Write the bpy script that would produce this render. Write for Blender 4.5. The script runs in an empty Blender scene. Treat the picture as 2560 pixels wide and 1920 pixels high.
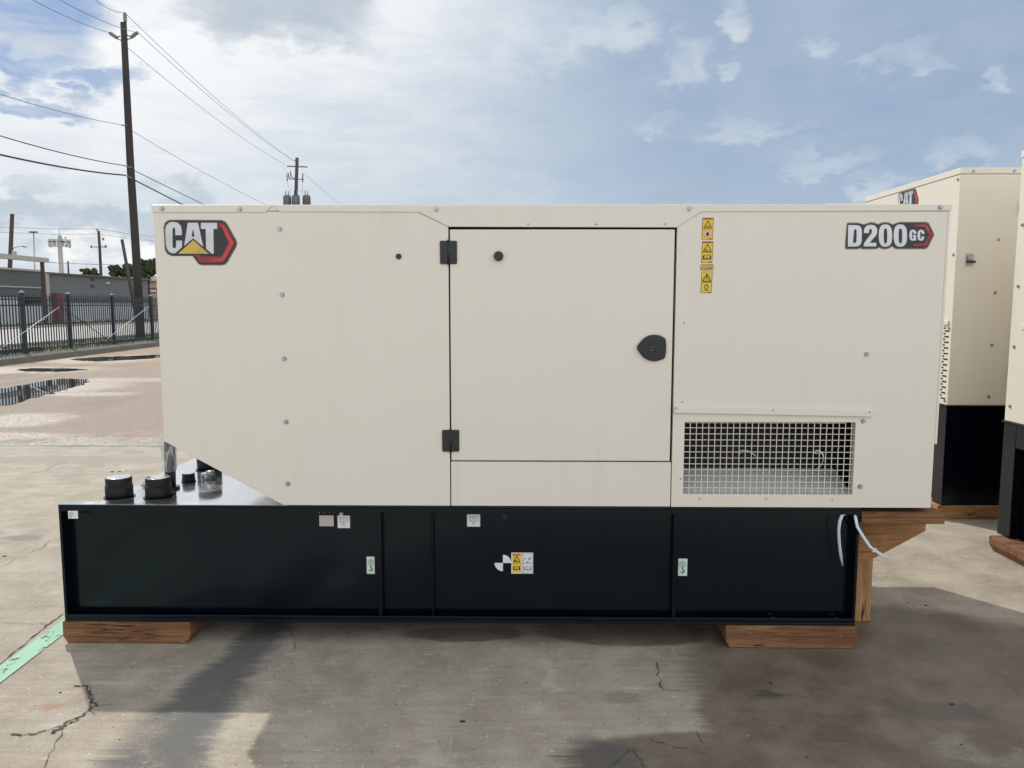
import bpy, bmesh, math, random
from mathutils import Vector, Matrix
random.seed(7)
scene = bpy.context.scene
COL = scene.collection
R = math.radians

# ------------------------------------------------------------------ camera
FPX, YAW, PITCH, ROLL = 1910.06, -0.0116, 0.1028, 0.001
CAM = Vector((0.0, -3.5072, 1.62))
FW = Vector((math.sin(YAW)*math.cos(PITCH), math.cos(YAW)*math.cos(PITCH), -math.sin(PITCH)))
_r = Vector((math.cos(YAW), -math.sin(YAW), 0)); _u = _r.cross(FW)
RT = _r*math.cos(ROLL) + _u*math.sin(ROLL); UP = -_r*math.sin(ROLL) + _u*math.cos(ROLL)
cd = bpy.data.cameras.new('camera'); cam = bpy.data.objects.new('camera', cd); COL.objects.link(cam)
cd.sensor_width = 36.0; cd.lens = FPX/2560*36.0; cd.clip_start = 0.05; cd.clip_end = 3000
cam.matrix_world = Matrix(((RT.x, UP.x, -FW.x, CAM.x), (RT.y, UP.y, -FW.y, CAM.y), (RT.z, UP.z, -FW.z, CAM.z), (0, 0, 0, 1)))
scene.camera = cam
# survey helpers: where a sight line from the photographer meets a real plane of the place
def ray(px, py): return FW + RT*((px-1280)/FPX) - UP*((py-960)/FPX)
def G(px, py, z=0.0):
    d = ray(px, py); return CAM + d*((z-CAM.z)/d.z)
def AY(px, py, Y):
    d = ray(px, py); return CAM + d*((Y-CAM.y)/d.y)
def AX(px, py, X):
    d = ray(px, py); return CAM + d*((X-CAM.x)/d.x)
def FX(px, py, Y=0.0):
    p = AY(px, py, Y); return (p.x, p.z)

# ------------------------------------------------------------------ node helpers
class S:
    def __init__(s, nt, o): s.nt = nt; s.o = o
    def _m(s, op, b=None, c=None):
        n = s.nt.nodes.new('ShaderNodeMath'); n.operation = op
        for i, v in enumerate((s, b, c)):
            if v is None: continue
            if isinstance(v, S): s.nt.links.new(v.o, n.inputs[i])
            else: n.inputs[i].default_value = v
        return S(s.nt, n.outputs[0])
    def __add__(s, b): return s._m('ADD', b)
    def __radd__(s, b): return s._m('ADD', b)
    def __sub__(s, b): return s._m('SUBTRACT', b)
    def __rsub__(s, b): return (s*-1.0)+b
    def __mul__(s, b): return s._m('MULTIPLY', b)
    def __rmul__(s, b): return s._m('MULTIPLY', b)
    def __truediv__(s, b): return s._m('DIVIDE', b)
    def mx(s, b): return s._m('MAXIMUM', b)
    def mn(s, b): return s._m('MINIMUM', b)
    def pw(s, b): return s._m('POWER', b)
    def sqrt(s): return s._m('SQRT')
    def abs(s): return s._m('ABSOLUTE')
    def clamp(s): return s._m('MAXIMUM', 0.0)._m('MINIMUM', 1.0)
def sst(lo, hi, x):
    n = x.nt.nodes.new('ShaderNodeMapRange'); n.interpolation_type = 'SMOOTHSTEP'
    n.inputs['From Min'].default_value = lo; n.inputs['From Max'].default_value = hi
    if lo > hi:
        n.inputs['From Min'].default_value = hi; n.inputs['From Max'].default_value = lo
        n.inputs['To Min'].default_value = 1; n.inputs['To Max'].default_value = 0
    x.nt.links.new(x.o, n.inputs['Value']); return S(x.nt, n.outputs[0])
def setin(nt, sock, v):
    if isinstance(v, S): nt.links.new(v.o, sock)
    elif isinstance(v, (tuple, list)): sock.default_value = tuple(v)+((1.0,) if len(v) == 3 and sock.type == 'RGBA' else ())
    elif sock.type == 'RGBA': sock.default_value = (v, v, v, 1.0)
    else: sock.default_value = v
def mixc(nt, fac, a, b, blend='MIX'):
    n = nt.nodes.new('ShaderNodeMix'); n.data_type = 'RGBA'; n.blend_type = blend; n.clamp_factor = True
    setin(nt, n.inputs[0], fac); setin(nt, n.inputs[6], a); setin(nt, n.inputs[7], b)
    return S(nt, n.outputs[2])
def noise(nt, vec, scale, detail=4, rough=.55, dist=0.0):
    n = nt.nodes.new('ShaderNodeTexNoise'); n.inputs['Scale'].default_value = scale
    n.inputs['Detail'].default_value = detail; n.inputs['Roughness'].default_value = rough; n.inputs['Distortion'].default_value = dist
    if vec is not None: nt.links.new(vec.o, n.inputs['Vector'])
    return S(nt, n.outputs[0])
def voro(nt, vec, scale, out=0, feature='F1'):
    n = nt.nodes.new('ShaderNodeTexVoronoi'); n.inputs['Scale'].default_value = scale; n.feature = feature
    nt.links.new(vec.o, n.inputs['Vector']); return S(nt, n.outputs[out])
def vmap(nt, vec, scale=(1, 1, 1), rot=(0, 0, 0), loc=(0, 0, 0)):
    n = nt.nodes.new('ShaderNodeMapping'); n.inputs['Scale'].default_value = scale
    n.inputs['Rotation'].default_value = rot; n.inputs['Location'].default_value = loc
    nt.links.new(vec.o, n.inputs['Vector']); return S(nt, n.outputs[0])
def xyz(nt, vec):
    n = nt.nodes.new('ShaderNodeSeparateXYZ'); nt.links.new(vec.o, n.inputs[0])
    return [S(nt, n.outputs[i]) for i in range(3)]
def comb(nt, x, y, z):
    n = nt.nodes.new('ShaderNodeCombineXYZ')
    for i, v in enumerate((x, y, z)): setin(nt, n.inputs[i], v)
    return S(nt, n.outputs[0])
def coord(nt, which='Object'):
    n = nt.nodes.new('ShaderNodeTexCoord'); return S(nt, n.outputs[which])
def wpos(nt):
    n = nt.nodes.new('ShaderNodeNewGeometry'); return S(nt, n.outputs['Position'])

# ------------------------------------------------------------------ world: hazy sky with broken cloud
SUN_FROM = Vector((-0.467, 0.622, 0.68)).normalized()
SUN_EL = math.asin(SUN_FROM.z)
world = bpy.data.worlds.new('World'); scene.world = world; world.use_nodes = True
wn = world.node_tree; wn.nodes.clear()
wo = wn.nodes.new('ShaderNodeOutputWorld'); bg = wn.nodes.new('ShaderNodeBackground')
world.cycles.sampling_method = 'MANUAL'; world.cycles.sample_map_resolution = 512
SKY_STR = 0.108; bg.inputs['Strength'].default_value = SKY_STR
wn.links.new(bg.outputs[0], wo.inputs[0])
sky = wn.nodes.new('ShaderNodeTexSky'); sky.sky_type = 'NISHITA'; sky.sun_disc = False
sky.sun_elevation = SUN_EL; sky.sun_rotation = math.atan2(SUN_FROM.x, SUN_FROM.y)
sky.air_density = 1.0; sky.dust_density = 1.2; sky.ozone_density = 1.5
def build_sky():
    nt = wn
    tc = coord(nt, 'Generated'); x, y, z = xyz(nt, tc)
    az = x._m('ARCTAN2', y)*57.2958
    el = z._m('ARCSINE')*57.2958
    def ae(px, py):
        d = ray(px*1.1573, py*1.1573).normalized(); return math.degrees(math.atan2(d.x, d.y)), math.degrees(math.asin(d.z))
    flat = vmap(nt, tc, (1, 1, 1.9))
    n1 = noise(nt, flat, 5.0, 3, .55)               # large
    n2 = noise(nt, flat, 15.0, 5, .62)              # cumulus edges
    n3 = noise(nt, vmap(nt, tc, (3.0, 1.2, 14), (0, R(25), 0)), 3.2, 5, .6, .4)   # streaks of cirrus
    n4 = noise(nt, vmap(nt, flat, loc=(5, 2, 1)), 13, 4, .6)
    wa = az + (n1-.5)*8 + (n2-.5)*6
    we = el + (n4-.5)*7 + (n2-.5)*2
    def d2(px, py, rx, ry):
        a, e = ae(px, py); kx = FPX/(rx*1.1573*57.3); ky = FPX/(ry*1.1573*57.3)
        dx = wa._m('MULTIPLY_ADD', kx, -a*kx); dy = we._m('MULTIPLY_ADD', ky, -e*ky)
        return dx._m('MULTIPLY_ADD', dx, dy*dy)
    def blobs(l, soft):
        m = d2(*l[0])
        for q in l[1:]: m = m.mn(d2(*q))
        return sst(1.45, max(.0, 1.45-soft), m)
    base = mixc(nt, .88, S(nt, sky.outputs[0]), (1.85, 2.45, 3.4))
    deep = blobs([(50, 35, 140, 85), (205, 165, 90, 40), (60, 215, 130, 26), (20, 120, 70, 45)], 1.3)
    base = mixc(nt, deep*sst(.66, .44, n3)*.85, base, (.9, 1.95, 4.1))
    base = mixc(nt, sst(13, 1, el)*.5, base, (3.2, 3.9, 4.75))
    base = mixc(nt, sst(.38, .66, n1*.6+n4*.4)*.45, base, (2.9, 3.5, 4.2))
    # thin white veil: everywhere but a clearer window to the right of the view
    a0, e0 = ae(2020, 150)
    dx = (wa-a0)*(1/22.0); dy = (we-e0)*(1/34.0)
    clear = sst(2.3, .35, dx*dx+dy*dy)
    streak = sst(.28, .68, n3*.6+n1*.4)
    veil = (1.0-clear*.93)*(streak*.42+.55)*(1.0-deep*.72)
    sund = x*SUN_FROM.x + y*SUN_FROM.y + z*SUN_FROM.z
    # cloud that faces the sun stands in full light and is whiter than cloud seen against it
    veilc = mixc(nt, sst(.4, -.3, sund), (4.1, 4.55, 4.95), (10.9, 10.75, 10.5))
    glow = sst(.72, .93, sund)
    veilc = mixc(nt, glow, veilc, (6.1, 6.2, 6.3)); veil = (veil + glow*.22*(1.0-deep)).mn(1.0)
    c = mixc(nt, veil, base, veilc)
    dkc = mixc(nt, n2, (2.05, 2.55, 3.1), (3.0, 3.6, 4.15))
    c = mixc(nt, blobs([(590, 0, 215, 95)], 1.25)*.75, c, dkc)
    dark = blobs([(370, 430, 75, 50), (40, 445, 110, 36), (170, 470, 60, 26), (1470, 410, 60, 36), (230, 500, 130, 26)], 1.44)
    c = mixc(nt, dark*(sst(.35, .62, n2)*.5+.5)*.62, c, dkc)
    puff = sst(.30, .64, n2*.55+n4*.45)
    cuma = blobs([(1475, 145, 62, 62), (1330, 60, 110, 45), (1120, 85, 180, 75), (1585, 150, 25, 22), (1610, 50, 36, 26)], 1.44)
    c = mixc(nt, cuma*(puff*.6+.4)*.72, c, mixc(nt, puff, (3.3, 3.9, 4.5), (4.7, 5.05, 5.35)))
    cum = blobs([(1790, 75, 40, 20), (1955, 130, 75, 24), (2155, 150, 26, 20), (2070, 335, 75, 26), (1640, 285, 95, 28), (1420, 275, 42, 22), (1765, 350, 100, 26), (1900, 400, 70, 20), (2205, 360, 30, 20), (70, 75, 45, 22)], 1.44)
    c = mixc(nt, cum*(puff*.75+.25)*.62, c, mixc(nt, puff, (3.0, 3.6, 4.3), (4.2, 4.65, 5.05)))
    low = blobs([(260, 560, 140, 42), (60, 585, 150, 26)], 1.0)
    c = mixc(nt, low*sst(.36, .6, n2)*.85, c, (6.6, 6.6, 6.4))
    c = mixc(nt, sst(-.3, -2.5, el), c, (2.2, 2.1, 2.0))
    nt.links.new(c.o, bg.inputs['Color'])
build_sky()

# ------------------------------------------------------------------ sun
sd = bpy.data.lights.new('sun', 'SUN'); sd.energy = 2.15; sd.angle = R(0.9); sd.color = (1.0, .95, .87)
sun = bpy.data.objects.new('sun', sd); COL.objects.link(sun)
sun.rotation_euler = SUN_FROM.to_track_quat('Z', 'Y').to_euler(); sun.location = (-20, 30, 30)
scene.view_settings.view_transform = 'Standard'; scene.view_settings.look = 'None'
scene.view_settings.exposure = 0.55; scene.view_settings.gamma = 1.0; scene.view_settings.use_curve_mapping = False
scene.render.engine = 'CYCLES'
scene.cycles.max_bounces = 6; scene.cycles.diffuse_bounces = 4; scene.cycles.glossy_bounces = 3; scene.cycles.transparent_max_bounces = 6

# ------------------------------------------------------------------ materials
MATS = {}
def newmat(name):
    m = bpy.data.materials.new(name); m.use_nodes = True; nt = m.node_tree
    b = nt.nodes['Principled BSDF']; MATS[name] = m; return m, nt, b
def bump(nt, b, h, strength=.2, dist=.01):
    n = nt.nodes.new('ShaderNodeBump'); n.inputs['Strength'].default_value = strength; n.inputs['Distance'].default_value = dist
    nt.links.new(h.o, n.inputs['Height']); nt.links.new(n.outputs[0], b.inputs['Normal'])
def simple(name, col, rough=.5, metal=0.0, var=.12, scale=6.0, bumpk=0.0, bscale=60, spec=.5, coat=0.0):
    m, nt, b = newmat(name)
    p = coord(nt)
    n = noise(nt, p, scale, 5, .6)
    c2 = tuple(max(0, v*(1-var)) for v in col); c1 = tuple(min(1, v*(1+var)) for v in col)
    setin(nt, b.inputs['Base Color'], mixc(nt, n, c2, c1))
    setin(nt, b.inputs['Roughness'], (n-.5)*.15+rough)
    b.inputs['Metallic'].default_value = metal; b.inputs['Specular IOR Level'].default_value = spec
    b.inputs['Coat Weight'].default_value = coat
    if bumpk: bump(nt, b, noise(nt, p, bscale, 4), bumpk)
    return m
def cream_paint(name='cream_paint', k=(1, 1, 1)):
    m, nt, b = newmat(name); p = wpos(nt)
    n = noise(nt, p, 1.3, 5, .6); n2 = noise(nt, vmap(nt, p, (9, 9, .7)), 1.0, 6, .6)
    c = mixc(nt, n, (.668*k[0], .634*k[1], .566*k[2]), (.722*k[0], .688*k[1], .618*k[2]))
    c = mixc(nt, sst(.55, .80, n2)*.34, c, (.57, .525, .45))          # faint rain streaks of dust
    spk = noise(nt, p, 34, 2, .5); c = mixc(nt, sst(.74, .80, spk)*.25, c, (.50, .45, .38))
    setin(nt, b.inputs['Base Color'], c)
    setin(nt, b.inputs['Roughness'], n2*.16+.26); b.inputs['Specular IOR Level'].default_value = .55
    bump(nt, b, noise(nt, p, 420, 2)*.25 + noise(nt, vmap(nt, p, (1, 1, .6)), 1.6, 2)*6.0, .09, .01)
    return m
def black_paint():
    m, nt, b = newmat('black_paint'); p = wpos(nt)
    n = noise(nt, p, 2.2, 6, .65); d = noise(nt, vmap(nt, p, (1, 1, 1.6)), 2.4, 4, .65)
    c = mixc(nt, n, (.0006, .0020, .0046), (.0016, .0034, .0066))
    c = mixc(nt, sst(.60, .8, d)*.06, c, (.045, .045, .042))
    setin(nt, b.inputs['Base Color'], c); setin(nt, b.inputs['Roughness'], d*.18+.08)
    b.inputs['Specular IOR Level'].default_value = .42; b.inputs['Specular Tint'].default_value = (.72, .88, 1.0, 1)
    bump(nt, b, noise(nt, p, 1.7, 2), .12, .02); return m
def top_plate():
    m, nt, b = newmat('sky_sheen_plate'); p = wpos(nt)  # silvery base colour stands in for sky reflected on the black top
    n = noise(nt, p, 5, 5, .6)
    setin(nt, b.inputs['Base Color'], mixc(nt, n, (.62, .63, .65), (.78, .79, .80))); b.inputs['Metallic'].default_value = .92
    setin(nt, b.inputs['Roughness'], sst(.4, .7, n)*.14+.07)
    bump(nt, b, noise(nt, p, 3.2, 3, .5, 1.0), .10, .02); return m
def wood(name, ca, cb, cd_, axis):
    m, nt, b = newmat(name); p = wpos(nt)
    sc = {'x': (1.0, 16, 16), 'z': (16, 16, 1.0)}[axis]
    warp = noise(nt, p, 3.0, 3, .6)
    q = vmap(nt, p, sc)
    n = noise(nt, q, 1.6, 5, .66, 1.4)
    fine = noise(nt, vmap(nt, p, tuple(v*6 for v in sc)), 1.5, 3, .6)
    grain = sst(.35, .65, n+(warp-.5)*.5)
    c = mixc(nt, grain, ca, cb); c = mixc(nt, sst(.50, .72, fine)*.5, c, cd_)
    c = mixc(nt, sst(.56, .66, noise(nt, vmap(nt, q, loc=(3, 5, 2)), .9, 4, .6, 2.0))*.65, c, cd_)
    c = mixc(nt, sst(.55, .72, warp)*.55, c, (.075, .047, .03))
    split = noise(nt, vmap(nt, p, tuple(v*2.2 for v in sc), loc=(9, 4, 1)), 1.0, 2, .5); sp = sst(.018, .004, (split-.5).abs())*sst(.5, .62, noise(nt, p, 5, 2))
    c = mixc(nt, sp*.9, c, (.02, .012, .008))
    kn = nt.nodes.new('ShaderNodeTexVoronoi'); kn.inputs['Scale'].default_value = 3.2; nt.links.new(vmap(nt, p, {'x': (.8, 1.6, 1.6), 'z': (1.6, 1.6, .8)}[axis]).o, kn.inputs['Vector'])
    c = mixc(nt, sst(.13, .05, S(nt, kn.outputs['Distance']))*.75, c, (.045, .022, .012))
    setin(nt, b.inputs['Base Color'], c); b.inputs['Roughness'].default_value = .8; b.inputs['Specular IOR Level'].default_value = .25
    bump(nt, b, n*.6+fine-sp*1.5, .7, .005); return m
CREAM = cream_paint(); CREAM2 = cream_paint('warm_cream_paint', (1.03, 1.01, .965)); BLACK = black_paint(); PLATE = top_plate()
WOOD_X = wood('weathered_timber', (.145, .069, .034), (.26, .132, .064), (.075, .034, .018), 'x')
WOOD_POST = wood('pale_timber', (.34, .19, .085), (.46, .27, .13), (.22, .11, .05), 'z')
WOOD_BRACE = wood('brace_timber', (.29, .145, .06), (.42, .225, .10), (.13, .06, .03), 'x')
WOOD_NEW = wood('fresh_timber', (.33, .17, .07), (.45, .25, .11), (.19, .085, .035), 'x')
CAPM = simple('matte_black_cap', (.005, .006, .008), .55, 0, .2, 20, .05, 300, .3)
RUBBER = simple('black_plastic', (.012, .014, .017), .42, 0, .2, 20, .1, 300)
DARKIN = simple('dark_interior', (.006, .006, .007), .7)
STEEL = simple('zinc_steel', (.36, .39, .42), .35, .9, .15, 60)
ZINCDULL = simple('dull_zinc', (.42, .42, .40), .5, .6, .15, 60)
WHITEPL = simple('white_nylon', (.62, .66, .72), .35, 0, .05, 10)
LABELW = simple('label_white', (.66, .69, .70), .45, 0, .06, 30)
LABELY = simple('label_yellow', (.72, .50, .045), .45, 0, .06, 30)
LABELO = simple('label_orange', (.55, .13, .03), .45, 0, .06, 30)
INK = simple('ink_black', (.018, .017, .016), .5, 0, .1, 30)
INKG = simple('ink_grey', (.20, .23, .24), .5, 0, .1, 30)
GREEN = simple('ink_green', (.01, .26, .09), .5, 0, .1, 30)
SILVERPL = simple('brushed_plate', (.50, .49, .46), .38, .5, .1, 40)
def badge_silver():
    m, nt, b = newmat('badge_silver'); p = wpos(nt); x, y, z = xyz(nt, p)
    n = noise(nt, vmap(nt, p, (2, 2, 90)), 2.0, 4); w = noise(nt, vmap(nt, p, (0.6, .6, 9)), 1.0, 1)
    c = mixc(nt, sst(.35, .65, w), (.40, .42, .46), (.60, .62, .66)); c = mixc(nt, n*.35, c, (.70, .72, .75))
    setin(nt, b.inputs['Base Color'], c); b.inputs['Roughness'].default_value = .35; b.inputs['Metallic'].default_value = .25; return m
BSILVER = badge_silver()
BDARK = simple('badge_charcoal', (.014, .018, .024), .4, 0, .2, 80)
BGOLD = simple('badge_olive_edge', (.17, .14, .075), .5)
BRED = simple('badge_red', (.30, .018, .024), .35, 0, .35, 9)
BREDL = simple('badge_bright_red', (.55, .04, .045), .35, 0, .25, 9)
BYEL = simple('badge_yellow', (.55, .40, .075), .4, 0, .3, 12)
FENCEM = simple('fence_paint', (.012, .022, .032), .42, 0, .25, 6)
POLEW = simple('pole_wood', (.038, .033, .030), .85, 0, .3, 3, .3, 30)
POLEW2 = simple('far_pole_wood', (.07, .062, .058), .85, 0, .2, 3)
POLER = simple('reddish_pole', (.075, .045, .042), .85, 0, .2, 3)
PORC = simple('insulator_grey', (.17, .20, .20), .35, 0, .15, 10)
WIREM = simple('cable_black', (.03, .033, .04), .6)
WIREG = simple('wire_aluminium', (.20, .21, .225), .5, .2)
TRANSF = simple('transformer_grey', (.13, .14, .15), .5, .2, .2, 3)
TRANSR = simple('transformer_rusty', (.13, .10, .085), .6, .1, .35, 3)
def corrugated(name, a, b_, rough=.55):
    m, nt, b = newmat(name); p = wpos(nt); x, y, z = xyz(nt, p)
    n = noise(nt, vmap(nt, p, (1, 1, .25)), .9, 5, .65)
    rib = (y*20.9)._m('SINE')*.5+.5
    setin(nt, b.inputs['Base Color'], mixc(nt, n, a, b_)); b.inputs['Roughness'].default_value = rough
    bump(nt, b, rib, .5, .03); return m
SHEDM = corrugated('grey_corrugated', (.115, .125, .13), (.155, .165, .17))
SHEDD = corrugated('dark_corrugated', (.075, .088, .092), (.13, .14, .14))
SHEDW = corrugated('white_corrugated', (.50, .52, .55), (.62, .63, .66))
CONCLT = simple('pale_concrete', (.40, .38, .35), .8, 0, .15, .6, .2, 30)
ROADM = simple('road_concrete', (.36, .35, .335), .75, 0, .12, .4, .2, 20)
KERBM = simple('kerb_concrete', (.14, .135, .115), .85, 0, .3, 2.0, .3, 20)
TANW = simple('tan_stucco', (.48, .36, .27), .8); REDT = simple('red_trim', (.24, .045, .042), .6, 0, .2, 1.5)
ROOFW = simple('pale_roof', (.55, .58, .6), .5); GLASS = simple('window_glass', (.25, .28, .30), .12)
def foliage(name, a, b_):
    m, nt, b = newmat(name); p = wpos(nt); n = noise(nt, p, 1.1, 4, .6); n2 = noise(nt, p, 14, 2)
    setin(nt, b.inputs['Base Color'], mixc(nt, n*.6+n2*.4, a, b_)); b.inputs['Roughness'].default_value = .7
    b.inputs['Specular IOR Level'].default_value = .2; return m
LEAF = foliage('tree_leaves', (.035, .055, .025), (.11, .14, .065))
GRASS = foliage('grass_blades', (.05, .085, .02), (.13, .17, .05))
TURF = foliage('turf', (.07, .095, .035), (.16, .17, .08))
def plastic_film():
    m, nt, b = newmat('plastic_film'); p = wpos(nt)
    n = noise(nt, vmap(nt, p, (6, 6, 2)), 4, 5, .6, 1.5)
    b.inputs['Base Color'].default_value = (.8, .84, .86, 1); setin(nt, b.inputs['Alpha'], sst(.42, .72, n)*.6+.15)
    b.inputs['Roughness'].default_value = .15; bump(nt, b, n, .8, .02); return m
FILM = plastic_film()
def puddle_water():
    m, nt, b = newmat('puddle_water'); p = wpos(nt)
    b.inputs['Base Color'].default_value = (.030, .026, .021, 1); b.inputs['IOR'].default_value = 1.33
    b.inputs['Roughness'].default_value = .015; b.inputs['Specular IOR Level'].default_value = .5
    bump(nt, b, noise(nt, p, 1.6, 3), .02, .01); return m
WATER = puddle_water()
def green_paint(name='mint_line_paint', ca=(.22, .43, .30), cb=(.33, .56, .42), th=.38):
    m, nt, b = newmat(name); p = wpos(nt)
    n = noise(nt, vmap(nt, p, (1.6, 1, 1)), 7, 7, .72); f = noise(nt, p, 70, 3)
    c = mixc(nt, f, ca, cb); setin(nt, b.inputs['Base Color'], c)
    setin(nt, b.inputs['Alpha'], sst(th, th+.07, n)*sst(.25, .4, f+n*.2)); b.inputs['Roughness'].default_value = .75; return m
GREENP = green_paint(); GREENF = green_paint('faded_mint_paint', (.30, .40, .32), (.40, .48, .40), .44)

# --- the yard: broom-finished concrete, beyond the slab joint an exposed-aggregate surface
def ground_mat():
    m, nt, b = newmat('yard_concrete'); p = wpos(nt); x, y, z = xyz(nt, p)
    big = noise(nt, p, .7, 3, .6); mid = noise(nt, p, 3.4, 6, .68); fine = noise(nt, p, 105, 3, .75)
    broom = noise(nt, vmap(nt, p, (6, 170, 1)), 1.0, 2, .6)
    broomw = noise(nt, vmap(nt, p, (1.5, 30, 1)), 1.0, 4, .68)
    blotch = noise(nt, vmap(nt, p, loc=(4, 9, 0)), 1.7, 5, .72)
    fleck = noise(nt, vmap(nt, p, (.8, 2.4, 1), loc=(14, 3, 0)), 6.0, 4, .72)
    c = mixc(nt, sst(.3, .7, mid), (0.277, 0.236, 0.186), (0.424, 0.372, 0.303))
    c = mixc(nt, sst(.45, .7, big)*.3, c, (0.441, 0.376, 0.293))
    c = mixc(nt, sst(.5, .72, broomw)*.5, c, (0.266, 0.224, 0.181)); c = mixc(nt, sst(.46, .3, broomw)*.35, c, (0.486, 0.432, 0.360))
    c = mixc(nt, sst(.54, .74, blotch)*.4, c, (0.232, 0.205, 0.174))
    c = mixc(nt, sst(.58, .70, fleck)*.5, c, (0.520, 0.477, 0.410))
    c = mixc(nt, sst(.56, .70, fine)*.62, c, (0.124, 0.108, 0.089)); c = mixc(nt, sst(.43, .30, fine)*.62, c, (0.565, 0.522, 0.447))
    pit = nt.nodes.new('ShaderNodeTexVoronoi'); pit.inputs['Scale'].default_value = 30; nt.links.new(p.o, pit.inputs['Vector'])
    pr, pg, pb = xyz(nt, S(nt, pit.outputs['Color'])); pd = S(nt, pit.outputs['Distance'])
    c = mixc(nt, sst(.16, .09, pd)*sst(.68, .72, pr)*.85, c, (0.075, 0.063, 0.053)); c = mixc(nt, sst(.20, .10, pd)*sst(.70, .74, pg)*.75, c, (0.600, 0.571, 0.514))
    scr = noise(nt, vmap(nt, p, (60, 2.5, 1), (0, 0, R(62))), 1.0, 3, .6); c = mixc(nt, sst(.66, .72, scr)*.45, c, (0.520, 0.479, 0.420))
    # warped plan coordinates for the stains
    wx = x + (mid-.5)*.24 + (broomw-.5)*.20
    wy = y + (blotch-.5)*.14 + (mid-.5)*.08
    def seg(a, b_):
        ax, ay = a; bx, by = b_[0]-ax, b_[1]-ay; l2 = bx*bx+by*by
        h = (((wx-ax)*bx+(wy-ay)*by)/l2).clamp()
        dx = wx-ax-h*bx; dy = wy-ay-h*by
        return (dx*dx+dy*dy).sqrt()
    def g2(px, py): q = G(px, py); return (q.x, q.y)
    def ed(px, py, rx, ry):
        q = g2(px, py); dx = (wx-q[0])/rx; dy = (wy-q[1])/ry
        return dx._m('MULTIPLY_ADD', dx, dy*dy)
    def ell(px, py, rx, ry, lo=1.3, hi=.3): return sst(lo, hi, ed(px, py, rx, ry))
    # damp brown area under and right of the set
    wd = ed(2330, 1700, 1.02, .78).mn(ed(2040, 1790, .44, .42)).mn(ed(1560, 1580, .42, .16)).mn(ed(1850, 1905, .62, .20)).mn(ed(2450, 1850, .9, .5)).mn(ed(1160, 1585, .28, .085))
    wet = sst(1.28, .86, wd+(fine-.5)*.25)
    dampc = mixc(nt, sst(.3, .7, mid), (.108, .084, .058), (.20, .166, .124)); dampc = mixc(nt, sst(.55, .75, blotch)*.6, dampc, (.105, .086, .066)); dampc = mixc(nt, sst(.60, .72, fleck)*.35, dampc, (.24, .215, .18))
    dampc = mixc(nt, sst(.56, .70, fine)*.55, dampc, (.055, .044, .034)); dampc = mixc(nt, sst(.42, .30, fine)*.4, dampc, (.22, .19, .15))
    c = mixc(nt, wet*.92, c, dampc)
    c = mixc(nt, ell(2480, 1870, .22, .14)*sst(.45, .6, mid)*.8, c, (.26, .24, .21))
    c = mixc(nt, ell(2350, 1775, .22, .08)*.5, c, (.085, .072, .072)); c = mixc(nt, ell(1925, 1738, .09, .035)*.6, c, (.05, .045, .036))
    # tyre-rubber / tar streaks
    tar = sst(.15, .045, seg(g2(690, 1555), g2(560, 1690))).mx(sst(.19, .07, seg(g2(560, 1690), g2(470, 1790)))).mx(sst(.24, .10, seg(g2(470, 1790), g2(370, 1935))))
    tar = tar*sst(.22, .5, mid+(fine-.5)*.4)
    c = mixc(nt, tar*.86, c, mixc(nt, fine, (.062, .066, .072), (.125, .128, .132)))
    pale = sst(.09, .02, seg(g2(640, 1760), g2(540, 1925)))  # pale streak, partly stain, partly sun patch put into the colour
    c = mixc(nt, pale*.3*sst(.35, .6, mid), c, (.52, .47, .37))
    blot = ell(1500, 1905, .17, .19).mx(ell(1560, 1745, .10, .05)*.6)
    c = mixc(nt, blot*sst(.25, .6, mid)*.75, c, (.08, .084, .09))
    c = mixc(nt, sst(.035, .01, seg(g2(1368, 1650), g2(1380, 1730)))*.6, c, (.48, .44, .38))
    c = mixc(nt, ell(1115, 1880, .12, .09)*sst(.42, .6, mid)*.7, c, (.44, .40, .34))
    c = mixc(nt, ell(125, 1772, .05, .03)*.5, c, (.36, .15, .09))
    # blue-grey smears out on the sunlit slab
    c = mixc(nt, ell(150, 1150, 1.5, .22)*sst(.35, .6, mid)*.4, c, (.17, .168, .175)); c = mixc(nt, ell(55, 1345, .16, .09)*sst(.3, .5, mid)*.7, c, (.15, .15, .155))
    # exposed aggregate beyond the joint
    far = sst(5.20, 5.24, y)
    v = voro(nt, p, 55, 1); vx, vy, vz = xyz(nt, v)
    ag = mixc(nt, vx, (.235, .188, .15), (.325, .265, .22))
    fbig = noise(nt, vmap(nt, p, (.35, .12, 1)), 1.0, 4, .6)
    ag = mixc(nt, sst(.48, .66, fbig)*.5, ag, (.30, .23, .17)); ag = mixc(nt, sst(.45, .3, fbig)*.5, ag, (.20, .165, .135))
    ag = mixc(nt, sst(14.5, 18, y+(big-.5)*4)*.6, ag, (.32, .225, .145))
    c = mixc(nt, far, c, ag)
    # standing wet film on the far surface, thickest round the puddles and at the joint
    wf = noise(nt, vmap(nt, p, (.22, .10, 1), loc=(2.3, 1.1, 0)), 1.0, 4, .62)
    fd = ed(190, 968, .95, 1.1).mn(ed(40, 1050, .75, .7)).mn(ed(40, 925, 2.2, 1.1)).mn(ed(260, 899, 1.6, 1.6)).mn(ed(290, 950, 1.3, .5)).mn(ed(220, 985, .9, .35)).mn(ed(0, 1090, .9, .25)).mn(ed(370, 892, 1.2, 1.4))
    film = sst(1.7, .15, fd+(wf-.5)*1.8+(mid-.5)*1.2+(fine-.5)*.5)
    film = film*(sst(.25, .75, vx)*.7+.3)*.85
    film = film.mx(sst(6.5, 5.4, y+(mid-.5)*1.0)*sst(.36, .56, blotch)*(sst(.25, .75, vx)*.6+.15))*far
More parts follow.
